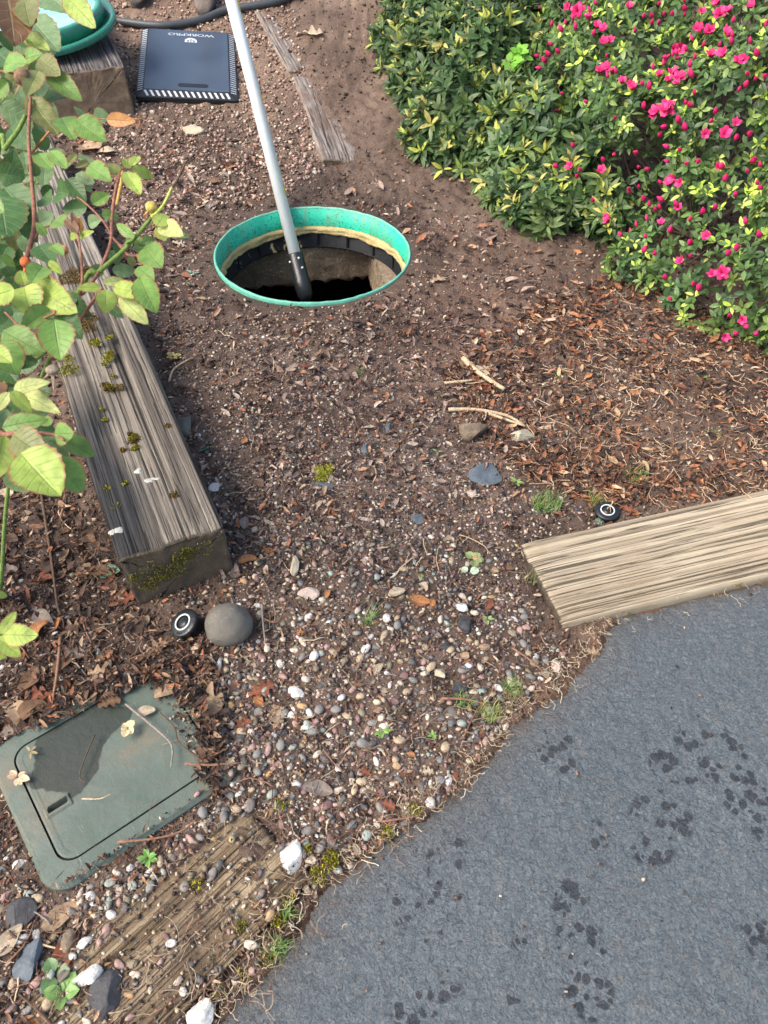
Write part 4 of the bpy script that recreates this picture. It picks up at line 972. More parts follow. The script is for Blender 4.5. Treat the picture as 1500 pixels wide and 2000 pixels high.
# ---- landmarks for labels
LM = [((365, 1210), 'the leaning sprinkler head'), ((446, 1217), 'the round grey stone'), ((568, 1672), 'the chunky white rock on the sunken timber'), ((395, 1980), 'the white rock at the bottom edge'),
      ((205, 1945), 'the black triangular slate'), ((45, 1788), 'the squarish dark rock at the left edge'), ((910, 1224), 'the dark blocky rock'), ((580, 1355), 'the lumpy white rock in the pebble bed'),
      ((604, 1162), 'the flaky cream rock'), ((950, 926), 'the flat blue grey slate'), ((922, 850), 'the brown rounded rock'), ((632, 950), 'the yellow moss clump'), ((1186, 998), 'the sprinkler head by the pale timber'),
      ((1100, 1215), 'the near corner of the pale timber'), ((1065, 985), 'the largest grass tuft'), ((290, 1675), 'the bright green seedling by the valve box'), ((400, 1545), 'the right corner of the valve box'),
      ((130, 1740), 'the bottom corner of the valve box'), ((640, 1700), 'the moss at the asphalt edge'), ((830, 1560), 'the asphalt edge midway'), ((1000, 1345), 'the grass tuft near the asphalt corner'), ((750, 1430), 'the green sprout in the pebbles'),
      ((720, 1215), 'the grassy sprig among the pebbles'), ((435, 1100), 'the end of the mossy timber'), ((612, 590), 'the near edge of the riser'), ((470, 1440), 'the oak leaf by the valve box'), ((300, 1320), 'the back corner of the valve box'),
      ((100, 1120), 'the shade under the rose'), ((1300, 760), 'the orange litter patch'), ((370, 200), 'the black mat'), ((700, 320), 'the short grey buried timber'), ((1200, 560), 'the foot of the flowering shrub')]
LMW = [(G(*p)[:2], n) for p, n in LM]
ORD = ['nearest', 'second nearest', 'third nearest', 'fourth nearest', 'fifth nearest', 'sixth nearest', 'seventh nearest', 'eighth nearest', 'ninth nearest', 'tenth nearest', 'eleventh nearest', 'twelfth nearest', 'thirteenth nearest', 'fourteenth nearest', 'fifteenth nearest', 'sixteenth nearest']+[w+' nearest' for w in 'seventeenth eighteenth nineteenth twentieth twenty-first twenty-second twenty-third twenty-fourth twenty-fifth twenty-sixth twenty-seventh twenty-eighth twenty-ninth thirtieth'.split()]
def label_all(items, cat, group):      # items: (obj, phrase); names each by the landmark it lies nearest to
    b = {}
    for o, ph in items:
        p = np.array(o.location[:2]); ds = [np.hypot(*(p-q)) for q, _ in LMW]; k = int(np.argmin(ds)); b.setdefault((ph, k), []).append((ds[k], o))
    for (ph, k), L in b.items():
        L.sort(key=lambda a: a[0])
        for i, (_, o) in enumerate(L):
            lb_ = (ph+' lying by '+LMW[k][1]) if len(L) == 1 else ph+', '+ORD[min(i, 29)]+' to '+LMW[k][1]; o['label'] = lb_ if len(lb_.split()) <= 16 else lb_.replace('bright green ', '').replace('chunky ', '').replace('reddish ', 'red').replace('dead ', '').replace('the near ', 'the ')
            o['category'] = cat; o['group'] = group
# ---- pebbles
def peb_proto(seed, sub):
    V, F = rock_mesh(200+seed, sub, .12 if seed % 2 else .26, 0 if seed % 2 else 5); g = np.random.default_rng(seed)
    V = V*np.array([1.08, g.uniform(.55, .9), g.uniform(.34, .55)]); return V, np.array(F)
pebp = [peb_proto(i, 1) for i in range(10)]
PCOL = [('dark grey', (.075, .078, .080), 4.5), ('mid grey', (.20, .20, .185), 3.5), ('pink', (.40, .25, .215), 3.2), ('tan', (.46, .35, .22), 2.6), ('cream', (.60, .51, .39), 4.2), ('white', (.66, .63, .57), 2.2), ('slate grey', (.12, .135, .14), 2.6), ('pale green grey', (.30, .36, .31), 1.6), ('maroon', (.19, .10, .095), 2.0), ('olive', (.22, .19, .12), 2.2), ('ochre', (.46, .29, .13), .7)]
pw = np.array([c[2] for c in PCOL]); pw /= pw.sum(); pc_ = np.array([c[1] for c in PCOL])
G1 = [(430, 1160), (520, 1080), (600, 1060), (800, 1010), (960, 1090), (1050, 1200), (1110, 1280), (960, 1450), (880, 1550), (740, 1650), (640, 1720), (600, 1680), (540, 1600), (470, 1570), (330, 1700), (260, 1790), (180, 1770), (430, 1560), (425, 1400), (480, 1300), (510, 1220)]
G2 = [(320, 640), (460, 640), (790, 640), (900, 800), (1010, 930), (1150, 1000), (1010, 1080), (1040, 1190), (960, 1200), (560, 1060), (440, 1160), (400, 900)]
G3 = [(-60, 1560), (100, 1760), (230, 1790), (150, 1900), (130, 2060), (-60, 2060)]
G4 = [(130, 1900), (430, 1600), (640, 1650), (640, 1720), (440, 1990), (300, 2060), (130, 2060)]
G5 = [(-60, 940), (110, 950), (230, 1150), (330, 1260), (-60, 1450)]
sets = [(G1, 2700, .0065, .021, 1.0), (G1, 5000, .004, .010, 1.0), (G2, 4600, .004, .013, 1), ([(560, 860), (760, 820), (960, 900), (1000, 1060), (700, 1060), (450, 1120), (440, 1000)], 1500, .004, .012, 1), (G3, 130, .010, .022, 1), (G3, 300, .005, .011, 1), (G4, 90, .009, .019, 1), (G4, 240, .004, .009, 1), (G5, 420, .006, .016, .9), ([(385, 1560), (400, 1420), (330, 1300), (300, 1290), (360, 1240), (520, 1260), (480, 1560)], 380, .008, .019, 1), ([(330, 1130), (480, 1250), (520, 1560), (420, 1600), (400, 1300)], 170, .008, .018, 1), ([(880, 740), (1060, 700), (1500, 900), (1180, 1040), (1000, 960)], 130, .006, .013, 1)]
sets.append(([(130, 1752), (330, 1640), (440, 1560), (500, 1580), (300, 1700), (250, 1780), (150, 1810)], 260, .007, .018, 1))
PX, PY, SZ = [], [], []
for poly, n, lo, hi, _ in sets:
    a, b_ = pxsample(n, poly); PX.append(a); PY.append(b_); SZ.append(lo+(hi-lo)*rng.random(n)**1.6)
PX, PY, SZ = map(np.concatenate, (PX, PY, SZ)); x, y, t_ = Gv(PX, PY)
k = ~blocked(x, y, .003)&~in_asph(x, y)
for R in FR: k &= ~inrect(x, y, R)
x, y, t_, SZ = x[k], y[k], t_[k], SZ[k]
order = np.argsort(-SZ/t_); x, y, t_, SZ = x[order], y[order], t_[order], SZ[order]
# thin out overlaps, biggest first
cell = {}; keep = []
for i in range(len(x)):
    cx_, cy_ = int(x[i]/.022), int(y[i]/.022); ok_ = True
    for a in (-1, 0, 1):
        for b_ in (-1, 0, 1):
            for j in cell.get((cx_+a, cy_+b_), ()):
                if (x[i]-x[j])**2+(y[i]-y[j])**2 < ((SZ[i]+SZ[j])*.36)**2: ok_ = False; break
            if not ok_: break
        if not ok_: break
    if ok_: cell.setdefault((cx_, cy_), []).append(i); keep.append(i)
keep = np.array(keep); x, y, t_, SZ = x[keep], y[keep], t_[keep], SZ[keep]; n = len(x)
ci = rng.choice(len(PCOL), n, p=pw); Cc = pc_[ci]*rng.uniform(.8, 1.2, (n, 1))*rng.uniform(.94, 1.06, (n, 3))
bx, by, bt_ = x*FP/t_*0, 0, 0
NI = 300
zb_ = surf(x, y)
fine_ = .25*FN(x, y)*(zb_ == surf(x, y))*~inrect(x, y, DR)*~inrect(x, y, VBR)
Pz = zb_+fine_+SZ*.05
yaw = rng.uniform(0, 2*PI, n); rxx = rng.normal(0, .15, n); ryy = rng.normal(0, .15, n)
S_ = np.stack([SZ/2]*3, 1)*rng.uniform(.9, 1.15, (n, 3))
V, F, C = instance_mesh(pebp, rng.integers(0, 10, n-NI), np.stack([x, y, Pz], 1)[NI:], rotm(rxx, ryy, yaw)[NI:], S_[NI:], Cc[NI:])
mk('gravel', V, F, M['pebble'], cols=C, kind='stuff', label='small mixed river gravel bedded in the soil', cat='gravel')
pm = {}; items = []
pebh = [peb_proto(i, 2) for i in range(10)]
for i in range(NI):
    sh = int(rng.integers(0, 5)); key = (int(ci[i]), sh)
    if key not in pm:
        V, F = pebh[(sh*2+int(ci[i])) % 10]; cc = np.repeat([pc_[ci[i]]], len(V), 0); o = mk('pebble', V, F, M['pebble'], cols=cc); pm[key] = o
    else:
        o = pm[key].copy(); COL.objects.link(o)
    o.location = (x[i], y[i], Pz[i]); o.rotation_euler = (rxx[i], ryy[i], yaw[i]); o.scale = tuple(S_[i])
    items.append((o, PCOL[ci[i]][0]+' rounded pebble'))
label_all(items, 'pebble', 'pebbles in the gravel bed')

# ---- dead leaves
def strip_leaf(seed, L=1.0, W=.25, curl=.4, n=12, m=6, kind='lance', fold=.3):
    g = np.random.default_rng(seed); V, F, lum = [], [], []; tw = g.uniform(-.5, .5); c1 = g.uniform(-curl, curl)
    for i in range(n+1):
        u = i/n
        if kind == 'lance': wd = W*(math.sin(PI*u**.85))**.8+.006
        elif kind == 'oak': wd = W*(math.sin(PI*min(1, u*.93+.03))**.6)*(1+.45*math.sin(u*21+1))*(.55+.7*u)
        else: wd = W*(math.sin(PI*u**.7))**.55+.006
        for j in range(m+1):
            v = j/m*2-1; yy = v*wd
            z = c1*(u-.5)**2*1.2+fold*abs(yy)*1.0+tw*(u-.5)*yy*1.2+.035*math.sin(9*u+seed)*v+.5*curl*yy*yy
            V.append((u-.5, yy+.08*math.sin(3*u+seed), z)); lum.append(1.25 if j == m//2 else 1-.15*abs(v)+.1*math.sin(30*u))
    for i in range(n):
        for j in range(m): a = i*(m+1)+j; F.append((a, a+m+1, a+m+2, a+1))
    V = np.array(V); V[:, 2] -= V[:, 2].min(); return V, tri(F), np.array(lum)
lances = [strip_leaf(i, curl=.25+.1*(i % 4)) for i in range(8)]; oaks = [strip_leaf(20+i, kind='oak', W=.30, n=26, m=6) for i in range(4)]; ovals = [strip_leaf(40+i, kind='oval', W=.30, curl=.5) for i in range(5)]
LCOL = [('brown', (.20, .115, .065)), ('reddish brown', (.28, .10, .055)), ('tan', (.42, .29, .18)), ('grey brown', (.26, .21, .17)), ('orange brown', (.45, .20, .08)), ('pale cream', (.56, .45, .31)), ('dark brown', (.10, .06, .04))]
lm = {}; litems = []
def put_leaf(x, y, L, ci, proto_kind, pi, yaw, tx=0, ty=0, z=None, flat=1.0):
    key = (ci, proto_kind, pi)
    if key not in lm:
        V, F, lum = {'lance': lances, 'oak': oaks, 'oval': ovals}[proto_kind][pi]
        o = mk('dead_leaf', V, F, M['leafdry'], cols=np.array(LCOL[ci][1])[None]*lum[:, None]); lm[key] = o
    else: o = lm[key].copy(); COL.objects.link(o)
    o.location = (x, y, (float(surf(x, y))+.004) if z is None else z); o.rotation_euler = (tx, ty, yaw); o.scale = (L, L, L*flat)
    litems.append((o, LCOL[ci][0]+{'lance': ' narrow dead leaf', 'oak': ' lobed dead oak leaf', 'oval': ' oval dead leaf'}[proto_kind])); return o
def put_leaf_px(a, b, L, ci, kd, pi, deg, **k):
    q = G(a, b); return put_leaf(q[0], q[1], L, ci, kd, pi, math.radians(deg), **k)
for args in [(262, 1340, .058, 3, 'lance', 0, 80), (300, 1330, .052, 4, 'lance', 1, -5), (330, 1362, .050, 2, 'lance', 2, 35), (395, 1372, .085, 2, 'oak', 0, -10), (90, 1212, .062, 3, 'lance', 3, -35), (130, 1228, .05, 2, 'oak', 1, 20),
             (60, 1330, .055, 0, 'oval', 1, 80), (85, 1130, .040, 1, 'oval', 2, -8), (128, 1855, .058, 1, 'oval', 0, 88), (20, 1840, .055, 5, 'lance', 4, 50), (120, 1790, .062, 2, 'lance', 5, 25), (65, 1395, .06, 0, 'oval', 3, 20), (35, 1400, .055, 2, 'oval', 4, -60),
             (485, 1100, .045, 4, 'lance', 6, 8), (459, 1118, .034, 3, 'oval', 0, 100), (524, 1080, .034, 4, 'lance', 7, -40), (820, 1175, .046, 4, 'oval', 1, -15), (775, 1162, .036, 5, 'oval', 2, 5), (845, 1180, .022, 4, 'oval', 3, 70), (622, 1545, .056, 3, 'lance', 1, -5),
             (510, 1350, .05, 1, 'oak', 2, 30), (540, 1400, .044, 2, 'oak', 3, 80), (508, 1370, .035, 4, 'lance', 3, -60), (480, 1025, .036, 3, 'oval', 3, 80), (725, 655, .050, 3, 'lance', 5, 80), (855, 548, .05, 2, 'oak', 0, 20), (740, 1310, .03, 5, 'lance', 6, 50), (605, 68, .12, 5, 'oak', 1, 10), (165, 285, .16, 2, 'oak', 1, -20), (212, 300, .09, 5, 'lance', 3, 5),
             (390, 400, .08, 5, 'oak', 3, 80), (415, 405, .06, 3, 'lance', 2, 70), (125, 1300, .05, 0, 'lance', 2, 70), (40, 1245, .045, 5, 'oval', 1, 20), (220, 1385, .04, 0, 'oak', 0, 30), (290, 1400, .035, 5, 'oval', 2, 0), (470, 1420, .04, 1, 'oak', 1, 60), (625, 985, .024, 5, 'lance', 0, 60), (650, 1000, .04, 4, 'oak', 2, 10), (915, 720, .07, 2, 'lance', 4, -60), (940, 735, .07, 5, 'lance', 1, -45),
             (1240, 770, .04, 4, 'oval', 2, 10), (1380, 650, .04, 5, 'oval', 0, 0), (200, 1315, .055, 2, 'oak', 2, 0), (150, 1280, .05, 3, 'lance', 1, 0), (300, 1270, .05, 2, 'oak', 3, 30), (345, 1290, .05, 3, 'oak', 0, -40), (240, 1170, .05, 1, 'oak', 1, 20), (200, 1120, .05, 0, 'oval', 2, -30), (1155, 1275, .03, 2, 'oak', 1, 0), (1225, 1000, .036, 1, 'oak', 2, -20), (1240, 1005, .03, 4, 'lance', 3, 10)]:
    put_leaf_px(*args)
for poly, n, lo, hi, cw in [([(-300, 920), (110, 950), (220, 1120), (300, 1240), (440, 1290), (280, 1330), (0, 1450), (-300, 1600)], 95, .022, .055, [5, 3, 3, 3, 1, 1, 4]), ([(-200, 1700), (140, 1790), (190, 1850), (120, 2060), (-200, 2060)], 22, .018, .036, [3, 2, 3, 2, 1, 1, 2]),
                            (O_, 60, .016, .032, [2, 4, 2, 1, 6, 2, 2]), (G1, 26, .016, .03, [2, 3, 3, 3, 3, 2, 1]), (G2, 24, .014, .03, [2, 3, 3, 2, 3, 3, 1]), ([(200, 260), (520, 260), (420, 640), (300, 600)], 18, .03, .06, [2, 2, 3, 4, 1, 3, 1]), ([(1080, 430), (1500, 660), (1500, 760), (1000, 560)], 14, .02, .035, [2, 4, 2, 1, 5, 1, 2])]:
    a, b_ = pxsample(n, poly); cw = np.array(cw)/sum(cw)
    for i in range(n):
        q = G(a[i], b_[i])
        if blocked(np.array([q[0]]), np.array([q[1]]), .012)[0] or in_asph(np.array([q[0]]), np.array([q[1]]))[0]: continue
        kd = random.choice(['lance', 'lance', 'oval', 'oval', 'oak']); put_leaf(q[0], q[1], random.uniform(lo, hi), int(rng.choice(7, p=cw)), kd, random.randrange(4), random.uniform(0, 6.28), random.uniform(-.35, .35), random.uniform(-.35, .35))
label_all(litems, 'dead leaf', 'dead leaves on the ground')

# ---- twigs
titems = []; tmesh = {}
TC = [('dark', (.10, .065, .045)), ('reddish', (.22, .12, .075)), ('pale', (.50, .38, .24)), ('grey', (.24, .20, .17))]
def twig_obj(pts, rad, ci, single=None):
    c = np.mean(pts, 0); V, F = tube([np.array(p)-c for p in pts], [rad*(1-.4*i/len(pts)) for i in range(len(pts))], 6)
    o = mk('twig', V, F, M['twig'], cols=np.repeat([TC[ci][1]], len(V), 0)); o.location = tuple(c)
    if single: tag(o, label=single, cat='twig', group='twigs on the ground')
    else: titems.append((o, TC[ci][0]+' thin twig'))
    return o
def gp(pl, off): return smoothpath([G(a, b, off+.002*math.sin(i*2.3)) for i, (a, b) in enumerate(pl)], 4)
twig_obj(gp([(80, 960), (100, 1090), (112, 1180), (118, 1200)], .010), .0035, 0, 'long dark twig running down through the leaf litter left of the mossy timber')
twig_obj(gp([(118, 1245), (112, 1310), (98, 1400)], .012), .0035, 1, 'reddish stick pointing down at the back edge of the valve box')
twig_obj(gp([(228, 1645), (300, 1638), (350, 1625), (385, 1600)], .028), .0022, 1, 'thin reddish twig lying across the frame of the valve box')
twig_obj(gp([(362, 1492), (410, 1494), (470, 1490)], .028), .0028, 1, 'short straight tan twig poking over the right edge of the valve box')
twig_obj(gp([(245, 1375), (300, 1420), (335, 1455), (334, 1498)], .028), .0022, 3, 'forked grey rootlet lying on the valve box lid')
twig_obj(gp([(310, 1390), (340, 1420), (350, 1450), (400, 1490)], .028), .0018, 0, 'dark curved rootlet at the right part of the valve box lid')
twig_obj(gp([(185, 1435), (170, 1470), (155, 1515), (168, 1530)], .028), .0014, 0, 'thin dark stem inside the damp patch on the valve box lid')
twig_obj(gp([(160, 1560), (195, 1560), (218, 1550)], .028), .0013, 2, 'pale wispy rootlet below the damp patch on the lid')
twig_obj(gp([(876, 800), (930, 800), (990, 812), (1024, 832)], .012), .0055, 2, 'bent pale stick above the brown rounded rock')
twig_obj(gp([(948, 805), (990, 820), (1026, 832)], .016), .0045, 2, 'straight pale stick crossing the bent stick')
twig_obj(gp([(868, 748), (900, 745), (925, 742)], .012), .0045, 2, 'short pale splinter of wood beside the cream leaf debris')
twig_obj(gp([(905, 700), (925, 720), (960, 745), (985, 760)], .014), .009, 2, 'rotten pale wood fragment in the middle right of the soil')
twig_obj(gp([(330, 745), (340, 720), (372, 700)], .016), .003, 2, 'forked pale twig beside the right edge of the mossy timber')
twig_obj(gp([(512, 1180), (513, 1210), (518, 1255)], .012), .0025, 3, 'short dark upright twig right of the round grey stone')
twig_obj(gp([(500, 1200), (540, 1215), (560, 1175)], .012), .0018, 1, 'thin reddish twig crossing the short dark twig')
twig_obj(gp([(863, 1364), (910, 1366), (960, 1378)], .012), .0028, 1, 'reddish stick near the asphalt beside the grass tuft')
twig_obj(gp([(745, 1605), (790, 1598), (825, 1592)], .010), .002, 1, 'thin twig lying along the asphalt edge')
twig_obj(gp([(1085, 590), (1120, 625), (1155, 650)], .008), .002, 3, 'thin grey twig on bare soil right of the riser')
twig_obj(gp([(668, 1815), (674, 1805), (698, 1808)], .006), .0009, 2, 'tiny pale forked stalk on the asphalt')
twig_obj(gp([(905, 1440), (930, 1390), (960, 1350), (985, 1280)], .010), .0013, 1, 'thin red stem slanting across the pebbles near the asphalt')
twig_obj(gp([(1000, 1265), (1030, 1285), (1060, 1310)], .010), .0025, 1, 'reddish twig below the near corner of the pale timber')
def small_twigs(n, poly, lo, hi, r, w):
    a, b_ = pxsample(n, poly)
    for i in range(n):
        q = G(a[i], b_[i]); L = random.uniform(lo, hi); th_ = random.uniform(0, 2*PI); bend = random.uniform(-.3, .3)
        P_ = []
        for k in range(5):
            s_ = (k/4-.5)*L; X_ = q[0]+s_*math.cos(th_)-bend*s_*s_/L*math.sin(th_)*2; Y_ = q[1]+s_*math.sin(th_)+bend*s_*s_/L*math.cos(th_)*2
            P_.append((X_, Y_, float(surf(X_, Y_))+.006+.004*(k % 2)))
        if blocked(np.array([p_[0] for p_ in P_]), np.array([p_[1] for p_ in P_]), .004).any() or in_asph(np.array([q[0]]), np.array([q[1]]))[0]: continue
        twig_obj(P_, random.uniform(*r), int(rng.choice(4, p=w)))
small_twigs(55, [(-250, 960), (110, 960), (230, 1140), (420, 1280), (280, 1310), (-250, 1500)], .03, .12, (.0008, .0022), [.35, .3, .2, .15])
small_twigs(30, O_, .03, .09, (.0008, .0018), [.25, .25, .35, .15])
small_twigs(45, G1, .02, .07, (.0007, .0016), [.3, .3, .25, .15])
small_twigs(40, G2, .02, .09, (.0007, .0016), [.3, .25, .3, .15])
small_twigs(18, [(-100, 1700), (150, 1790), (120, 2050), (-100, 2050)], .03, .08, (.001, .002), [.3, .3, .2, .2])
small_twigs(30, [(820, 400), (1500, 620), (1500, 700), (900, 760)], .03, .10, (.0007, .0015), [.3, .3, .25, .15])
label_all(titems, 'twig', 'twigs on the ground')

# ---- dry rootlets and straw (stuff)
def straw(name, n, sampler, lo, hi, w_, pal, label, zoff=.006, wig=.5):
    Vs, Fs, Cs = [], [], []; b = 0
    a, b2 = sampler(n); X0, Y0, _ = Gv(a, b2); K = 5
    k = ~blocked(X0, Y0, 0); X0, Y0 = X0[k], Y0[k]; n = len(X0)
    th_ = rng.uniform(0, 2*PI, n); L = rng.uniform(lo, hi, n); x, y = X0.copy(), Y0.copy(); pts = []
    z0_ = surf(X0, Y0)+zoff*rng.random(n)
    for j in range(K+1):
        pts.append(np.stack([x, y, z0_+.5*zoff*rng.random(n)], 1)); x = x+np.cos(th_)*L/K; y = y+np.sin(th_)*L/K; th_ = th_+rng.normal(0, wig, n)
    P = np.stack(pts, 1); d_ = np.gradient(P, axis=1); pr = np.stack([-d_[:, :, 1], d_[:, :, 0], d_[:, :, 0]*0], 2); pr /= np.linalg.norm(pr, axis=2, keepdims=True)+1e-9
    ww = (w_*rng.uniform(.6, 1.4, n))[:, None, None]
    A = P-pr*ww; B = P+pr*ww; Cn = P+np.array([0, 0, 1])*ww*1.3; V = np.stack([A, Cn, B], 2).reshape(-1, 3)
    q = []
    for j in range(K):
        for s_ in range(2): q.append((j*3+s_, (j+1)*3+s_, (j+1)*3+s_+1, j*3+s_+1))
    F = (np.array(q)[None]+(np.arange(n)*3*(K+1))[:, None, None]).reshape(-1, 4)
    C = np.repeat(np.array(pal)[rng.integers(0, len(pal), n)]*rng.uniform(.7, 1.2, (n, 1)), 3*(K+1), 0)
    return mk(name, V, F, M['litter'], cols=C, kind='stuff', label=label, cat='rootlets')
EDGE = [(430, 1992), (478, 1948), (520, 1900), (585, 1800), (640, 1722), (700, 1680), (762, 1640), (830, 1590), (900, 1540), (942, 1490), (985, 1440), (1030, 1400), (1080, 1362), (1120, 1320), (1168, 1275), (1182, 1235), (1212, 1205), (1290, 1185), (1400, 1155), (1500, 1132), (1700, 1080)]
def edge_s(sp, off):
    def f(n):
        i = rng.integers(0, len(EDGE)-1, n); u = rng.random(n); E_ = np.array(EDGE, float); p_ = E_[i]*(1-u[:, None])+E_[i+1]*u[:, None]
        o_ = rng.normal(off, sp, n); return p_[:, 0]-o_*.7, p_[:, 1]-o_*.7
    return f
pale = [(.48, .38, .24), (.36, .26, .16), (.58, .50, .36), (.22, .15, .10), (.14, .09, .06)]
straw('dry_rootlets', 750, edge_s(20, 18), .006, .038, .00045, pale, 'tangle of dry pale rootlets along the broken asphalt edge', .010, .7)
straw('soil_fibres', 5200, lambda n: pxsample(n, [(-300, 560), (300, 400), (900, 400), (1600, 640), (1600, 980), (1150, 1230), (500, 1980), (-300, 2100)]), .008, .05, .0004, [(.16, .10, .07), (.09, .055, .04), (.30, .21, .14), (.42, .33, .23), (.22, .11, .07)], 'fine dark and pale plant fibres over the soil', .008, .35)
straw('needle_litter', 1500, lambda n: pxsample(n, O_), .012, .05, .0007, [(.30, .13, .06), (.45, .28, .15), (.14, .08, .05), (.55, .42, .28)], 'reddish needles and stalks in the litter below the flowers', .012, .2)

# ---- moss (stuff)
def moss(name, spots, pal, label, seedz=0, ln=.005):
    P = []; C = []; Nn = []
    for (c, r, m_, nn) in spots:
        for _ in range(m_):
            a = random.uniform(0, 2*PI); rr_ = r*math.sqrt(random.random())*(1+.5*float(vn(a*1.5, c[0]*40, 0, 4))); p = np.array(c)+np.array(nn[0])*rr_*math.cos(a)+np.array(nn[1])*rr_*math.sin(a)
            P.append(p); C.append(np.array(random.choice(pal))*random.uniform(.6, 1.35)); Nn.append(nn[2])
    n = len(P); P = np.array(P); C = np.array(C); Nn = np.array(Nn)
    d_ = Nn+rng.normal(0, .5, (n, 3)); d_ /= np.linalg.norm(d_, axis=1, keepdims=True); L = ln*rng.uniform(.5, 1.3, n)
    s_ = np.cross(d_, rng.normal(size=(n, 3))); s_ /= np.linalg.norm(s_, axis=1, keepdims=True)
    V = np.stack([P-s_*.0013, P+s_*.0013, P+d_*L[:, None]+s_*.0004, P+d_*L[:, None]-s_*.0004], 1).reshape(-1, 3)
    F = np.arange(n*4).reshape(n, 4); return mk(name, V, F, M['moss'], cols=np.repeat(C, 4, 0), kind='stuff', label=label, cat='moss')
UP = ((1, 0, 0), (0, 1, 0), (0, 0, 1)); MY = [(.30, .28, .03), (.20, .20, .03), (.42, .38, .05), (.14, .12, .03)]; MBp = [(.16, .09, .02), (.09, .05, .02), (.22, .16, .03)]
def on(px, py, z): return G(px, py, z)
sp = []
for a, b_, r, m_ in [(133, 720, .022, 420), (128, 700, .018, 250), (185, 668, .016, 300), (190, 672, .012, 200), (213, 700, .014, 260), (215, 690, .010, 160), (205, 712, .008, 90), (214, 660, .012, 140), (262, 855, .012, 260), (265, 875, .009, 160), (205, 820, .007, 110), (198, 800, .007, 90), (228, 990, .006, 60), (245, 945, .006, 80), (210, 955, .007, 60), (212, 755, .012, 200), (220, 735, .008, 120)]:
    sp.append((on(a, b_, .152), r, m_, UP))
moss('moss', sp, MY, 'yellow green moss tufts growing on the top of the thick grey timber')
sp = [(on(a, b_, .152), r, m_, UP) for a, b_, r, m_ in [(165, 620, .030, 800), (170, 640, .022, 300), (150, 540, .04, 900), (175, 530, .03, 300), (212, 760, .014, 240), (205, 752, .010, 120), (234, 758, .012, 140), (262, 860, .015, 160), (240, 880, .009, 80), (342, 968, .009, 170), (328, 832, .007, 60), (254, 848, .008, 80)]]
moss('moss', sp, MBp, 'rusty brown moss patches on the top of the thick grey timber')
# end face of the mossy timber
eu = np.array([-dirA[1], dirA[0], 0]); ec = np.array([A0[0], A0[1], .075])-np.array([dirA[0], dirA[1], 0])*.004; EF = (tuple(eu), (0, 0, 1), (-dirA[0], -dirA[1], 0))
sp = [(ec-eu*(-u)+np.array([0, 0, v]), r, m_, EF) for u, v, r, m_ in [(-.01, .02, .022, 420), (-.03, .035, .02, 200), (.03, -.01, .022, 380), (.06, -.025, .02, 260), (.085, .01, .014, 130), (.0, -.015, .015, 110), (.05, .02, .02, 60), (-.06, .03, .02, 60)]]
moss('moss', sp, [(.24, .22, .03), (.16, .15, .03), (.10, .09, .03)], 'olive moss on the cut end of the thick grey timber', ln=.003)
moss('moss', [(on(632, 925, .006), .022, 420, UP), (on(628, 938, .006), .014, 200, UP)], [(.45, .46, .05), (.32, .34, .05), (.55, .50, .10)], 'bright yellow moss clump on bare soil in the middle', ln=.010)
sp = [(on(a, b_, .006), r, m_, UP) for a, b_, r, m_ in [(645, 1678, .013, 260), (622, 1712, .013, 260), (650, 1688, .009, 120), (812, 1580, .012, 140), (545, 1800, .012, 160), (470, 1812, .010, 80), (385, 1725, .010, 60), (550, 1572, .012, 80), (560, 1760, .010, 70), (520, 1880, .012, 120), (480, 1905, .010, 80), (600, 1660, .008, 70), (755, 1625, .012, 90), (430, 1935, .009, 60)]]
moss('moss', sp, MY, 'small yellow moss cushions along the sunken timber and broken asphalt edge', ln=.006)
sp = [(on(a, b_, .006), r, m_, UP) for a, b_, r, m_ in [(1385, 1140, .018, 260), (1430, 1133, .016, 240), (1465, 1125, .014, 140), (1225, 1190, .012, 60)]]
moss('moss', sp, MY, 'moss tufts in the gap between the pale timber and the asphalt', ln=.008)

# ---- grass tufts and small weeds
def tuft(px, py, r, n_, h, label, pal=((.16, .32, .07), (.26, .42, .12), (.10, .22, .05), (.35, .40, .16)), z=0):
    q = G(px, py, z); V, F, C = [], [], []
    for _ in range(n_):
        a = random.uniform(0, 2*PI); rr_ = r*math.sqrt(random.random()); x, y = rr_*math.cos(a), rr_*math.sin(a); l = h*random.uniform(.5, 1.2); la = random.uniform(0, 2*PI); lean = random.uniform(.15, 1.0); w_ = random.uniform(.0005, .0011)
        c = random.choice(pal); b = len(V)
        for k in range(4):
            u = k/3; ox = lean*l*u*u; hz = l*u*(1-.35*lean*u); px_, py_ = x+math.cos(la)*ox, y+math.sin(la)*ox; wd = w_*(1-u*.85)
            V += [(px_-math.sin(la)*wd, py_+math.cos(la)*wd, hz), (px_+math.sin(la)*wd, py_-math.cos(la)*wd, hz)]; C += [c, c]
        for k in range(3): F.append((b+2*k, b+2*k+1, b+2*k+3, b+2*k+2))
    o = mk('grass_tuft', V, F, M['grass'], cols=np.array(C), label=label, cat='grass tuft', group='grass tufts in the soil'); o.location = tuple(q)
    return o
tuft(1065, 988, .034, 230, .030, 'largest green grass tuft left of the sprinkler head by the pale timber')
tuft(1242, 932, .028, 90, .03, 'thin grass tuft above the sprinkler head by the pale timber')
tuft(1160, 985, .014, 60, .035, 'yellowish grass tuft pressed against the left side of the sprinkler head', ((.35, .36, .10), (.22, .30, .08)))
tuft(1095, 735, .022, 50, .02, 'faint grass tuft on bare soil above the orange litter')
tuft(720, 1215, .010, 45, .035, 'star-shaped grassy sprig among the pebbles in the centre')
tuft(1000, 1345, .018, 130, .022, 'green grass tuft beside the corner of the asphalt')
tuft(955, 1395, .020, 110, .026, 'yellow green grass tuft overhanging the asphalt edge', ((.40, .42, .14), (.22, .34, .09)))
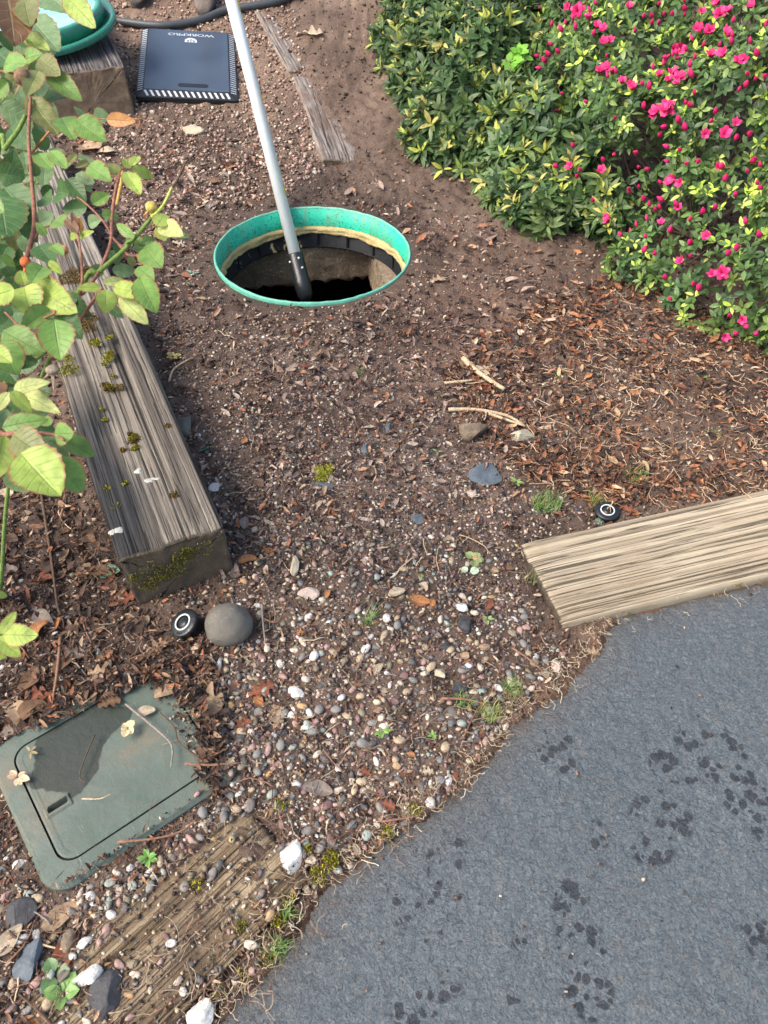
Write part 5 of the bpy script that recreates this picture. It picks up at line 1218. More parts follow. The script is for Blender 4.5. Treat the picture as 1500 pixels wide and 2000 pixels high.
tuft(905, 1375, .016, 40, .03, 'wispy grass left of the yellow green tuft')
tuft(545, 1855, .014, 70, .030, 'grass tuft at the asphalt edge beside the sunken timber')
tuft(560, 1790, .010, 40, .028, 'thin grass blades above the tuft by the sunken timber')
tuft(705, 730, .014, 30, .02, 'tiny pale grass wisp below the riser')
tuft(1005, 1370, .02, 60, .02, 'dry straw-coloured tuft by the asphalt corner', ((.45, .38, .22), (.36, .30, .14)))
tuft(1040, 1130, .018, 60, .026, 'grass growing along the dark end of the pale timber', ((.22, .26, .09), (.35, .33, .16)))
tuft(1170, 1020, .010, 30, .012, 'pale blue green leafy tuft below the sprinkler head', ((.28, .42, .30), (.35, .5, .38)))
tuft(1395, 850, .02, 26, .02, 'faint grass wisp in the right part of the orange litter')
def weed(px, py, nl, L, label, col=(.14, .34, .06), up=.5, z=0, wd=.22, cat='seedling', name='seedling'):
    q = G(px, py, z); V, F, C, LCc = [], [], [], []
    for k in range(nl):
        a = k*2.4+random.uniform(-.3, .3); l = L*random.uniform(.65, 1.1); el = up*random.uniform(.5, 1.3); n_, m_ = 6, 4; b = len(V); cc = np.array(col)*random.uniform(.75, 1.3)
        dx, dy = math.cos(a), math.sin(a)
        for i in range(n_+1):
            u = i/n_; w_ = wd*l*math.sin(PI*u**.8)**.7+.0004; rr_ = l*(.15+u)*math.cos(el*(1-.5*u)); hz = l*(.15+u)*math.sin(el*(1-.5*u))+.004
            for j in range(m_+1):
                v = j/m_*2-1; V.append((dx*rr_-dy*v*w_, dy*rr_+dx*v*w_, hz+.25*abs(v)*w_)); C.append(cc); LCc.append((u, abs(v), 0))
        for i in range(n_):
            for j in range(m_): p_ = b+i*(m_+1)+j; F.append((p_, p_+m_+1, p_+m_+2, p_+1))
    o = mk(name, V, F, M['azalea_leaf'], cols=np.array(C), lc=np.array(LCc), label=label, cat=cat, group='small weeds and seedlings'); o.location = tuple(q)
weed(290, 1678, 9, .015, 'bright green leafy seedling at the lower edge of the valve box', (.15, .33, .06), .8)
weed(748, 1432, 8, .014, 'small green sprout in the middle of the lower pebbles', (.25, .45, .10), .7)
weed(1008, 945, 6, .016, 'light green weed right of the flat blue grey slate', (.28, .42, .10), .6)
weed(402, 882, 7, .017, 'dark green seedling right of the mossy timber near the angular stone', (.07, .18, .09), .4)
weed(925, 1095, 4, .026, 'pale round-leaved weed above the whitish leaf', (.30, .38, .14), .3, wd=.48)
weed(915, 1120, 2, .024, 'single pale whitish green leaf near the dark blocky rock', (.50, .60, .42), .25, wd=.5)
weed(205, 1120, 5, .028, 'blue green three-leaved seedling left of the mossy timber end', (.10, .20, .12), .25, wd=.4)
weed(125, 1945, 5, .026, 'green and red young plant beside the black triangular slate', (.18, .32, .08), .7, wd=.4)
weed(110, 1905, 3, .026, 'dark green leaves above the young plant by the slate', (.10, .2, .07), .5, wd=.45)
weed(35, 1520, 6, .019, 'star of cream and pink fallen seedling leaves on the left of the valve box lid', (.66, .46, .28), .08, z=.024, wd=.3)
weed(250, 1425, 6, .014, 'small cream dried sprig on the middle of the valve box lid', (.62, .50, .28), .2, z=.024, wd=.5)
weed(60, 1470, 4, .014, 'tan dried sprig near the top left of the valve box lid', (.45, .33, .15), .1, z=.024, wd=.15)
weed(338, 700, 7, .022, 'yellow dried star-shaped leaf cluster right of the mossy timber', (.55, .45, .12), .3, wd=.25)
weed(952, 1212, 5, .013, 'pale green weed right of the dark blocky rock', (.32, .42, .16), .5)
weed(820, 1128, 5, .010, 'tiny yellow green sprout right of centre in the pebbles', (.38, .44, .10), .5)
weed(845, 1440, 7, .011, 'small green sprout near the asphalt edge below the black stones', (.22, .40, .09), .7)
weed(650, 948, 2, .016, 'single blue green leaf beside the yellow moss clump', (.16, .32, .22), .2, wd=.5)
weed(375, 536, 3, .03, 'pale teal leaf scrap on the soil left of the riser', (.30, .55, .42), .1, wd=.2)
weed(1370, 742, 5, .014, 'little green weed in the orange litter on the right', (.25, .42, .10), .6)
weed(853, 885, 3, .012, 'minute green sprout left of the flat slate', (.25, .42, .20), .4)
# ---------------------------------------------------------------- leaf prototype for shrubs: V, F, LC
def leafp(nu=4, W=.26, droop=.25, fold=.25, nv=2):
    V, F, L_ = [], [], []
    for i in range(nu+1):
        u = i/nu; w_ = W*math.sin(PI*min(1, u*.97+.02)**.85)**.8+.004
        for j in range(nv+1):
            v = j/nv*2-1; V.append((u, v*w_, -droop*u*u+fold*abs(v)*w_)); L_.append((u, abs(v), 0))
    for i in range(nu):
        for j in range(nv): a = i*(nv+1)+j; F.append((a, a+nv+1, a+nv+2, a+1))
    return np.array(V), np.array(F), np.array(L_)
def polyedge_dist(x, y, poly):
    d_ = np.full(np.shape(x), 9.0)
    for i in range(len(poly)):
        x0, y0 = poly[i]; x1, y1 = poly[(i+1) % len(poly)]; vx, vy = x1-x0, y1-y0; tt = np.clip(((x-x0)*vx+(y-y0)*vy)/(vx*vx+vy*vy+1e-12), 0, 1)
        d_ = np.minimum(d_, np.hypot(x-x0-tt*vx, y-y0-tt*vy))
    return d_
class Bush:
    def __init__(s, poly, H, k, seed, lump=.06, lf=3.2): s.p = poly; s.H = H; s.k = k; s.s = seed; s.lump = lump; s.lf = lf
    def sd(s, P):      # >0 inside, metres to the surface (approx)
        x, y, z = P[..., 0], P[..., 1], P[..., 2]; ed = polyedge_dist(x, y, s.p); ins = inpoly(x, y, s.p); e = np.where(ins, ed, -ed)
        e = e+s.lump*1.1*vn(x*s.lf, y*s.lf, z*s.lf, s.s)+s.lump*.6*vn(x*9, y*9, z*9, s.s+1)
        zz = z-T(x, y)
        top_ = s.H*(1-np.exp(-np.clip(e, 0, 9)/s.k))+.05+s.lump*.9*vn(x*s.lf, y*s.lf, 0, s.s+2)
        return np.minimum(e+.02+.18*np.clip(.35-np.abs(zz-.2), 0, 1)*0, (top_-zz)*.75)
    def normal(s, P, h=.03):
        g = np.stack([s.sd(P+np.eye(3)[i]*h)-s.sd(P-np.eye(3)[i]*h) for i in range(3)], -1); return -g/(np.linalg.norm(g, axis=-1, keepdims=True)+1e-9)
    def sample(s, n, depth, visible=True):
        out = []; pa = np.array(s.p); x0, y0 = pa.min(0)-.1; x1, y1 = pa.max(0)+.1; tot = 0
        while tot < n:
            P = np.stack([rng.uniform(x0, x1, 60000), rng.uniform(y0, y1, 60000), rng.uniform(0, s.H+.5, 60000)], -1); P[:, 2] += T(P[:, 0], P[:, 1])*.0
            if visible:      # only what stands in or near the view
                dpt = P[:, 1]*math.cos(PITCH)-(P[:, 2]-CH)*math.sin(PITCH); up_ = P[:, 1]*math.sin(PITCH)+(P[:, 2]-CH)*math.cos(PITCH)
                P = P[(np.abs(P[:, 0]/dpt) < .86)&(up_/dpt < .80)]
            d_ = s.sd(P); k = (d_ > 0)&(d_ < depth)&(P[:, 2] > T(P[:, 0], P[:, 1])+.012); P = P[k]; out.append(P); tot += len(P)
        return np.vstack(out)[:n]
def frame_from(nrm):
    a = np.cross(nrm, rng.normal(size=nrm.shape)); a /= np.linalg.norm(a, axis=1, keepdims=True)+1e-9; b = np.cross(nrm, a); return a, b
def rosettes(name, C0, NR, nleaf, L, el, pal, wts, tipfrac, tippal, parent, lp, mat, jitter=.25, **k):
    n = len(C0); A, B = frame_from(NR); Vs = []; Cs = []; LCs = []
    PV, PF, PL = lp; wts = np.array(wts, float)/sum(wts); base = np.array(pal)[rng.choice(len(pal), n, p=wts)]*rng.uniform(.75, 1.25, (n, 1)); isT = rng.random(n) < tipfrac; tc = np.array(tippal)[rng.integers(0, len(tippal), n)]
    for q in range(nleaf):
        ring = q/nleaf; az = q*2.399+rng.uniform(-.4, .4, n); e_ = el[0]+(el[1]-el[0])*ring+rng.normal(0, jitter, n); l = L*rng.uniform(.7, 1.2, n)*(1-.35*ring)
        rad = A*np.cos(az)[:, None]+B*np.sin(az)[:, None]; D = rad*np.cos(e_)[:, None]+NR*np.sin(e_)[:, None]; N2 = NR*np.cos(e_)[:, None]-rad*np.sin(e_)[:, None]; N2 = N2+rng.normal(0, .2, N2.shape); S2 = np.cross(N2, D); S2 /= np.linalg.norm(S2, axis=1, keepdims=True); N2 = np.cross(D, S2)
        v = C0[:, None]+(D*.12*l[:, None])[:, None]+l[:, None, None]*(PV[None, :, :1]*D[:, None]+PV[None, :, 1:2]*S2[:, None]+PV[None, :, 2:3]*N2[:, None])
        Vs.append(v.reshape(-1, 3)); c = base*rng.uniform(.85, 1.15, (n, 1))
        f = (isT)&(ring > .45); c = np.where(f[:, None], tc*rng.uniform(.8, 1.2, (n, 1)), c)
        Cs.append(np.repeat(c, len(PV), 0)); LCs.append(np.tile(PL, (n, 1)))
    V = np.vstack(Vs); F = (PF[None]+(np.arange(n*nleaf)*len(PV))[:, None, None]).reshape(-1, 4)
    return mk(name, V, F, mat, parent, cols=np.vstack(Cs), lc=np.vstack(LCs), **k)
def branches(name, bush, n, parent, mat, col, root, r=(.0025, .006), inset=.03):
    E_ = bush.sample(n, .08); V, F = [], []
    ra = np.array(root)
    for p in E_:
        q = ra[np.argmin(np.hypot(ra[:, 0]-p[0], ra[:, 1]-p[1])+.3*rng.random(len(ra)))]; base = np.array([q[0]+random.uniform(-.05, .05), q[1]+random.uniform(-.05, .05), float(T(q[0], q[1]))])
        mid = base*.5+p*.5+np.array([random.uniform(-.06, .06), random.uniform(-.06, .06), random.uniform(-.1, .03)]); rr_ = random.uniform(*r)
        P_ = smoothpath([base, mid, p], 5); v, f = tube(P_, [rr_*(1.1-.8*i/len(P_)) for i in range(len(P_))], 5, False); b = len(V); V += v; F += [tuple(i+b for i in g) for g in f]
    return mk(name, V, F, mat, parent, cols=np.repeat([col], len(V), 0))
# left: non-flowering, narrow glossy leaves
b1 = Bush(BL, .62, .30, 300, lump=.10, lf=4.2); rootsL = [(.35, 3.3), (.6, 3.0), (.5, 3.8), (.8, 4.3), (.3, 4.3)]
e1_ = empty('evergreen_shrub', (.5, 3.4, float(T(.5, 3.4))), label='low dark green shrub without flowers, yellow-green shoot tips, behind the riser', cat='shrub')
def reloc(o, e): o.location = tuple(-np.array(e.location)); return o
P = b1.sample(2500, .10); NR = b1.normal(P); NR = NR+np.array([-.05, -.15, .55])+rng.normal(0, .28, P.shape); NR /= np.linalg.norm(NR, axis=1, keepdims=True)
gl = [(.060, .125, .035), (.085, .155, .042), (.034, .08, .028), (.125, .19, .055)]
reloc(rosettes('foliage', P, NR, 9, .060, (.05, 1.2), gl, [4, 3, 3, 2], .42, [(.50, .54, .10), (.38, .48, .09), (.60, .52, .16)], e1_, leafp(4, .15, .18, .25), M['azalea_leaf']), e1_)
P = b1.sample(1500, .16); NR = b1.normal(P)+rng.normal(0, .5, P.shape); NR /= np.linalg.norm(NR, axis=1, keepdims=True)
reloc(rosettes('inner_foliage', P, NR, 6, .06, (-.2, .6), gl, [4, 2, 5, 1], 0, [(.1, .1, .1)], e1_, leafp(4, .19, .25, .2), M['azalea_leaf']), e1_)
reloc(branches('branches', b1, 150, e1_, M['twig'], (.13, .09, .065), rootsL), e1_)
# right: flowering azalea
b2 = Bush(BR, .78, .30, 320, lump=.10, lf=5); rootsR = [(1.1, 2.5), (1.5, 2.2), (1.3, 3.0), (1.9, 2.7), (1.6, 3.5), (2.2, 3.5)]
e2_ = empty('azalea_shrub', (1.4, 2.7, float(T(1.4, 2.7))), label='large azalea shrub covered in hot pink flowers and buds, at the right', cat='shrub')
P = b2.sample(5900, .085); NR = b2.normal(P); NR = NR+np.array([-.1, -.2, .45])+rng.normal(0, .35, P.shape); NR /= np.linalg.norm(NR, axis=1, keepdims=True)
kk = vn(P[:, 0]*6, P[:, 1]*6, P[:, 2]*6, 55) > -.36; P, NR = P[kk], NR[kk]
gr_ = [(.085, .165, .042), (.12, .22, .05), (.045, .10, .03), (.20, .30, .07)]
reloc(rosettes('foliage', P, NR, 7, .033, (.0, 1.0), gr_, [4, 3, 4.5, 1.5], .36, [(.56, .74, .10), (.45, .64, .08), (.58, .64, .15)], e2_, leafp(4, .22, .15, .22), M['azalea_leaf']), e2_)
P = b2.sample(3200, .15); NR = b2.normal(P)+rng.normal(0, .5, P.shape); NR /= np.linalg.norm(NR, axis=1, keepdims=True)
reloc(rosettes('inner_foliage', P, NR, 5, .034, (-.2, .6), gr_, [4, 2, 5, 1], 0, [(.1, .1, .1)], e2_, leafp(3, .24, .2, .2), M['azalea_leaf']), e2_)
reloc(branches('branches', b2, 260, e2_, M['twig'], (.16, .12, .09), rootsR, (.002, .0055)), e2_)
# a bright broad-leaved shoot growing up through the dark shrub
def hit(bush, px, py, near=.9):
    r = ray(px, py); ts = np.linspace(near, 4.6, 500); Pp = np.array([0, 0, CH])+r[None]*ts[:, None]; d_ = bush.sd(Pp); z_ = Pp[:, 2]-T(Pp[:, 0], Pp[:, 1]); k = np.where(((d_ > .004)&(z_ > 0)))[0]
    return Pp[k[0]] if len(k) else None
p = hit(b1, 1015, 135)
if p is not None:
    p = p+np.array([-.02, -.06, .05]); sh = empty('shoot', tuple(p), label='bright lime broad-leaved shoot sticking out of the dark green shrub', cat='shoot')
    P_ = np.array([p, p+[.02, .0, .01], p+[-.03, 0, -.01], p+[0, .01, .02]]); NR = np.tile([-.1, -.5, .85], (4, 1)); o = rosettes('leaves', P_, NR, 6, .045, (.1, .9), [(.22, .50, .05)], [1], 0, [(.1, .1, .1)], sh, leafp(5, .3, .15, .2), M['azalea_leaf']); reloc(o, sh)
    V, F = tube(smoothpath([p-p, (.02, .03, -.2), (.0, .06, -.45)], 5), .0025, 6); mk('stem', V, F, M['twig'], sh, cols=np.repeat([(.14, .2, .06)], len(V), 0))
# flowers
def bud_mesh(seed, ope=0):
    g = np.random.default_rng(seed); V, F, C = [], [], []
    pinks = [(.72, .035, .19), (.82, .075, .26), (.62, .02, .14)]
    if ope == 0:
        n, m = 8, 8
        for i in range(n+1):
            u = i/n; r = .27*math.sin(PI*(u*.92+.06))**.9*(1-.35*u)+.01
            for j in range(m):
                a = 2*PI*j/m+u*1.6; rr_ = r*(1+.22*math.cos(3*a)); V.append((rr_*math.cos(a), rr_*math.sin(a), u)); C.append(np.array(pinks[0])*(.7+.7*u) if u > .12 else (.3, .35, .08))
        for i in range(n):
            for j in range(m): F.append((i*m+j, i*m+(j+1) % m, (i+1)*m+(j+1) % m, (i+1)*m+j))
    else:
        for k in range(5 if ope == 1 else 10):
            a0 = 2*PI*k/5+g.uniform(-.2, .2)+(.6 if k > 4 else 0); sp_ = (.55 if ope == 1 else .95)*(1 if k < 5 else .55); nu, nv = 6, 4; b = len(V); c = np.array(pinks[k % 3])*g.uniform(.9, 1.15)
            for i in range(nu+1):
                u = i/nu; w_ = .36*math.sin(PI*min(1, u*.85+.05))**.7; rd = math.sin(sp_*u*1.2)*u*.95+.03; h = .25*0+u*math.cos(sp_*u)*.9
                for j in range(nv+1):
                    v = j/nv*2-1; x_ = rd-.12*v*v*0+.10*abs(v)*(-1 if ope == 1 else .3); y_ = v*w_; z_ = h+.07*math.sin(5*v+k)*u-.1*abs(v)*u
                    V.append((x_*math.cos(a0)-y_*math.sin(a0), x_*math.sin(a0)+y_*math.cos(a0), z_)); C.append(c*(.75+.35*u))
            for i in range(nu):
                for j in range(nv): q = b+i*(nv+1)+j; F.append((q, q+nv+1, q+nv+2, q+1))
    return np.array(V), F, np.array(C)
fl = {}
for ope, nm in ((0, 'flower_bud'), (1, 'flower'), (2, 'flower')):
    for sd_ in range(3): V, F, C = bud_mesh(sd_*7+ope, ope); fl[(ope, sd_)] = (nm, V, F, C)
FX = [(1130, 25, 2), (1150, 42, 2), (1165, 55, 1), (1112, 15, 1), (1100, 65, 0), (1124, 62, 0), (1180, 62, 1), (1178, 88, 2), (1190, 85, 1), (1158, 72, 0), (1082, 90, 0), (1094, 105, 0), (1056, 112, 0), (1077, 112, 0), (1068, 124, 0), (1061, 134, 0), (1184, 140, 2), (1172, 145, 1), (1195, 148, 1), (1075, 160, 0), (1101, 185, 0), (1095, 215, 0), (1230, 20, 1), (1255, 38, 0), (1275, 35, 0), (1287, 12, 0), (1313, 32, 0), (1270, 50, 0), (1371, 28, 2), (1405, 10, 1), (1408, 32, 2), (1424, 26, 1), (1465, 18, 1), (1340, 22, 0), (1361, 62, 1), (1386, 68, 1), (1380, 72, 0), (1418, 70, 1), (1430, 90, 0), (1312, 98, 1), (1326, 98, 1), (1316, 114, 0), (1388, 115, 1), (1415, 112, 1), (1440, 125, 1), (1452, 122, 1), (1480, 112, 0), (1348, 135, 0), (1275, 140, 0), (1290, 152, 1), (1316, 150, 2), (1326, 158, 2), (1308, 162, 1), (1322, 168, 1), (1215, 165, 1), (1232, 172, 2), (1238, 178, 1), (1256, 170, 0), (1268, 178, 0), (1355, 155, 0), (1453, 172, 0), (1459, 148, 0), (1494, 152, 0), (1258, 215, 0), (1275, 228, 1), (1283, 222, 2), (1300, 218, 2), (1310, 214, 1), (1305, 246, 0), (1326, 244, 0), (1340, 258, 0), (1395, 224, 0), (1435, 246, 1), (1375, 265, 1), (1415, 264, 1), (1436, 276, 0), (1464, 266, 0), (1290, 268, 0), (1122, 290, 0), (1116, 330, 1), (1128, 348, 0), (1175, 336, 1), (1190, 335, 0), (1182, 315, 0), (1310, 290, 0), (1330, 295, 0), (1204, 300, 0), (1250, 326, 0), (1270, 332, 0), (1230, 370, 0), (1232, 380, 0), (1312, 360, 2), (1320, 350, 1), (1332, 358, 1), (1345, 320, 0), (1363, 318, 0), (1408, 330, 0), (1414, 356, 0), (1292, 410, 0), (1300, 395, 0), (1188, 425, 1), (1192, 434, 1), (1216, 465, 0), (1292, 440, 1), (1306, 457, 0), (1380, 465, 1), (1394, 410, 0), (1325, 405, 0), (1372, 420, 0), (1255, 495, 0), (1280, 500, 0), (1330, 515, 1), (1346, 480, 0), (1392, 540, 2), (1410, 535, 2), (1354, 558, 0), (1365, 570, 0), (1440, 490, 0), (1460, 440, 0), (1490, 370, 0), (1435, 385, 0), (1470, 320, 0), (1440, 650, 0), (1456, 635, 0), (1480, 648, 0), (1485, 465, 0), (1422, 500, 0), (1300, 545, 0), (1245, 300, 0), (1160, 395, 0), (1135, 335, 0), (1090, 325, 0), (1260, 395, 0), (1270, 405, 0)]
allf = []
for (a, b_, ope) in FX:
    p = hit(b2, a, b_); p1_ = hit(b1, a, b_)
    if p is None or (p1_ is not None and p1_[1] < p[1]): p = p1_
    if p is None: continue
    allf.append((p, ope))
allf = allf[:400]
extra = []
cntf = 0
for i, (p, ope) in enumerate(allf):
    nrm = b2.normal(p[None])[0]+np.array([-.1, -.3, .7])+rng.normal(0, .25, 3); nrm /= np.linalg.norm(nrm); toc = np.array([0, 0, CH])-p; toc /= np.linalg.norm(toc); pos = p+nrm*.004+toc*.022
    ope = 1 if ope == 2 and i % 3 else ope; sz = {0: .029, 1: .026, 2: .029}[ope]*random.uniform(.8, 1.2)
    nm, V, F, C = fl[(ope, i % 3)]; mtx = Vector(nrm).to_track_quat('Z', 'Y').to_matrix() @ Matrix.Rotation(random.uniform(0, 6.28), 3, 'Z')
    if cntf < 100:
        key = ('o', ope, i % 3)
        if key not in fl: o = mk(nm, V, F, M['petal'], e2_, cols=C); fl[key] = o
        else: o = fl[key].copy(); COL.objects.link(o); o.parent = e2_
        o.location = tuple(pos-np.array(e2_.location)); o.rotation_euler = mtx.to_euler(); o.scale = (sz,)*3; cntf += 1
    else: extra.append((V, F, C, pos, np.array(mtx), sz))
# more buds beyond those, as one part
Pm = b2.sample(520, .012, True)
for i in range(len(Pm)):
    nrm = b2.normal(Pm[i][None])[0]+np.array([0, -.2, .5])+rng.normal(0, .2, 3); nrm /= np.linalg.norm(nrm); mtx = Vector(nrm).to_track_quat('Z', 'Y').to_matrix(); _, V, F, C = fl[(0 if i % 12 else 1, i % 3)]; extra.append((V, F, C, Pm[i]+nrm*.018, np.array(mtx), .022))
EV, EF_, EC = [], [], []; b = 0
for V, F, C, pos, mtx, sz in extra:
    EV.append((V @ mtx.T)*sz+pos-np.array(e2_.location)); EF_ += [tuple(i+b for i in f) for f in F]; EC.append(C); b += len(V)
mk('small_flower_buds', np.vstack(EV), EF_, M['petal'], e2_, cols=np.vstack(EC), kind='stuff')

# ---------------------------------------------------------------- rose shrub in the near left
rose = empty('rose_shrub', (-.80, .95, 0), label='rose shrub with serrated green leaves reaching in from the left edge', cat='shrub')
RO = np.array(rose.location)
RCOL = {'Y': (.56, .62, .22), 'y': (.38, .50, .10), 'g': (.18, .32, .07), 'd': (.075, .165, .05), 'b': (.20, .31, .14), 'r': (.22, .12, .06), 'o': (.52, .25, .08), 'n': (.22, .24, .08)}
LVS, LFS, LCS, LLC = [], [], [], []
def rose_leaf(bx, by, tx, ty, wr, c, depth=None, dz=None, edge=.9):
    Lpx = math.hypot(tx-bx, ty-by); base = np.interp((by+ty)/2, [0, 300, 560, 760, 930, 1250], [1.15, 1.08, .93, .78, .64, .70])
    D = depth or base*(1.10 if c in 'db' else 1.0)*random.uniform(.96, 1.04)
    A = Q(bx, by, D); B = Q(tx, ty, D*(1+random.uniform(-.035, .02) if dz is None else dz)); ax_ = B-A; L = np.linalg.norm(ax_); ax_ /= L
    toc = np.array([0, 0, CH])-A; toc /= np.linalg.norm(toc); nn_ = toc*.9+np.array([0, 0, .35])+rng.normal(0, .18, 3); sd_ = np.cross(nn_, ax_); sd_ /= np.linalg.norm(sd_); nn_ = np.cross(ax_, sd_)
    n_, m_ = 14, 8; V = []; C = []; LC_ = []; W = wr*L*.5; cc = np.array(RCOL[c])*random.uniform(.88, 1.14); b = sum(len(v) for v in LVS); dr_ = random.uniform(-.05, .38); fo = random.uniform(.05, .42); tw_ = random.uniform(-.5, .5)
    for i in range(n_+1):
        u = i/n_; w_ = W*(math.sin(PI*min(1, u**.78))**.72)*1.04+.0002
        ser = 1+.045*(1 if i % 2 else -1)*(0 < i < n_)
        for j in range(m_+1):
            v = j/m_*2-1; y_ = v*w_*(ser if abs(v) > .99 else 1); h = fo*abs(y_)+tw_*(u-.4)*y_-dr_*L*u*u*.7+.012*L*math.sin(u*22+abs(v)*3)*abs(v)
            V.append(A+ax_*L*u+sd_*y_+nn_*h); C.append(cc*(1 if c not in 'yY' else (1.0-.12*abs(v)))); LC_.append((u, abs(v), edge if c not in 'db' else .35))
    LVS.append(np.array(V)-RO); LCS.append(np.array(C)); LLC.append(np.array(LC_))
    for i in range(n_):
        for j in range(m_): q = b+i*(m_+1)+j; LFS.append((q, q+m_+1, q+m_+2, q+1))
    return A
RL = [(197, 561, 149, 563, .42, 'y'), (201, 552, 245, 547, .42, 'Y'), (222, 561, 286, 575, .40, 'y'), (208, 565, 208, 612, .90, 'y'), (234, 577, 288, 631, .52, 'Y'), (273, 540, 303, 610, .68, 'g'), (219, 526, 268, 531, .55, 'b'), (270, 521, 297, 542, .5, 'g'),
      (282, 482, 315, 521, .6, 'g'), (297, 483, 331, 503, .25, 'b'), (262, 478, 285, 496, .6, 'd'), (308, 442, 324, 413, .72, 'y'), (314, 442, 350, 452, .55, 'Y'), (308, 444, 323, 466, .7, 'y'), (322, 450, 370, 461, .32, 'b'),
      (261, 463, 222, 435, .42, 'g'), (261, 467, 240, 465, .75, 'g'), (263, 465, 283, 482, .65, 'g'), (280, 474, 304, 469, .75, 'd'), (152, 455, 122, 418, .34, 'r'), (152, 454, 140, 414, .3, 'r'), (153, 452, 158, 425, .45, 'o'), (152, 462, 128, 461, .36, 'y'), (155, 463, 178, 451, .36, 'y'),
      (198, 421, 238, 420, .55, 'g'), (173, 438, 194, 426, .8, 'b'), (48, 558, 38, 528, .95, 'y'), (48, 560, 58, 612, .92, 'y'), (66, 559, 134, 604, .58, 'y'), (28, 565, -28, 585, .6, 'y'), (51, 556, 119, 560, .24, 'b'),
      (106, 624, 117, 700, .80, 'g'), (100, 605, 42, 641, .6, 'g'), (110, 608, 158, 658, .62, 'd'), (131, 580, 165, 614, .62, 'd'), (6, 647, 71, 677, .62, 'g'), (0, 668, 32, 730, .9, 'g'), (-14, 683, 20, 706, .6, 'y'), (27, 762, 90, 742, .42, 'Y'), (37, 764, 103, 798, .36, 'Y'), (21, 765, 62, 806, .5, 'y'), (18, 766, -10, 802, .5, 'Y'),
      (5, 835, 82, 815, .46, 'g'), (53, 845, 108, 838, .8, 'd'), (107, 848, 137, 846, .95, 'g'), (125, 860, 187, 888, .68, 'g'), (25, 850, 79, 884, .7, 'n'), (75, 865, 134, 899, .5, 'd'), (40, 885, 119, 971, .80, 'y'), (108, 895, 162, 962, .72, 'g'), (8, 850, -8, 936, .55, 'y'), (25, 915, 55, 958, .7, 'd'), (22, 800, 8, 775, .6, 'd'),
      (0, 1238, 32, 1194, .42, 'y'), (6, 1240, 70, 1241, .5, 'y'), (-6, 1245, 38, 1281, .6, 'y'), (-10, 1160, 14, 1164, .6, 'y'),
      (10, -25, 30, 56, .75, 'r'), (45, -15, 57, 50, .6, 'n'), (57, 33, 113, 94, .48, 'b'), (128, -10, 178, 43, .42, 'y'), (90, -18, 130, 23, .85, 'b'), (50, 75, 28, 57, .45, 'y'), (52, 74, 86, 86, .45, 'y'), (50, 77, 70, 95, .32, 'y'), (50, 73, 72, 64, .5, 'd'), (50, 116, 78, 102, .85, 'g'), (75, 116, 118, 147, .62, 'n'), (94, 143, 157, 192, .45, 'g'), (75, 138, 51, 186, .52, 'n'), (8, 126, 47, 120, .5, 'g'), (0, 205, 86, 256, .52, 'b'), (54, 190, 113, 263, .5, 'n'),
      (148, 235, 207, 277, .74, 'g'), (208, 233, 262, 236, .4, 'o'), (185, 232, 209, 228, .5, 'b'), (172, 232, 144, 209, .34, 'b'), (120, 230, 142, 263, .62, 'g'), (-5, 338, 46, 347, .92, 'd'), (8, 368, 64, 430, .58, 'd'), (0, 383, 12, 458, .8, 'd'), (130, 350, 164, 387, .6, 'd'), (170, 405, 121, 410, .55, 'd'), (180, 399, 213, 375, .68, 'g'), (173, 323, 209, 346, .48, 'g'), (173, 315, 148, 326, .4, 'n'), (148, 340, 185, 358, .4, 'b'), (160, 358, 182, 375, .5, 'b'),
      (256, 328, 238, 309, .65, 'y'), (257, 324, 270, 299, .65, 'y'), (258, 328, 302, 346, .52, 'y'), (245, 336, 275, 381, .46, 'y'), (236, 334, 207, 325, .5, 'Y'), (243, 338, 210, 342, .26, 'o'), (98, 295, 131, 330, .42, 'g'), (75, 300, 102, 333, .6, 'g'), (70, 345, 62, 310, .6, 'd'), (128, 300, 96, 290, .4, 'b'), (150, 300, 120, 330, .3, 'n'), (150, 305, 190, 318, .3, 'b'),
      (60, 100, 30, 85, .7, 'd'), (20, 250, 60, 285, .6, 'd'), (60, 215, 30, 170, .6, 'b'), (15, 160, -15, 190, .7, 'g'), (0, 60, 25, 100, .6, 'd'), (-5, 100, 20, 128, .8, 'd'), (40, 440, 75, 470, .7, 'd'), (75, 480, 100, 505, .6, 'd'), (15, 480, -10, 520, .7, 'd'), (0, 500, 32, 520, .5, 'g'), (100, 395, 72, 380, .8, 'd'), (112, 375, 134, 378, .8, 'd'), (95, 360, 88, 390, .7, 'd'), (85, 520, 62, 545, .7, 'g'), (100, 480, 122, 495, .35, 'g'), (95, 510, 122, 535, .5, 'y'),
      (125, 440, 100, 425, .8, 'g'), (90, 460, 70, 435, .6, 'g'), (240, 500, 225, 480, .8, 'd'), (250, 500, 262, 520, .7, 'n'), (215, 490, 232, 515, .7, 'd'), (200, 520, 178, 540, .8, 'd'), (22, 620, -10, 640, .8, 'd'), (60, 650, 40, 690, .8, 'd'), (-5, 700, 25, 740, .8, 'd'), (70, 700, 40, 715, .6, 'd'), (-10, 590, 25, 615, .7, 'd'), (150, 590, 120, 575, .8, 'd'), (215, 600, 238, 618, .5, 'd'), (0, 745, -12, 770, .8, 'r'), (62, 820, 90, 800, .6, 'd'), (100, 830, 75, 812, .5, 'g')]
for a in RL: rose_leaf(*a)
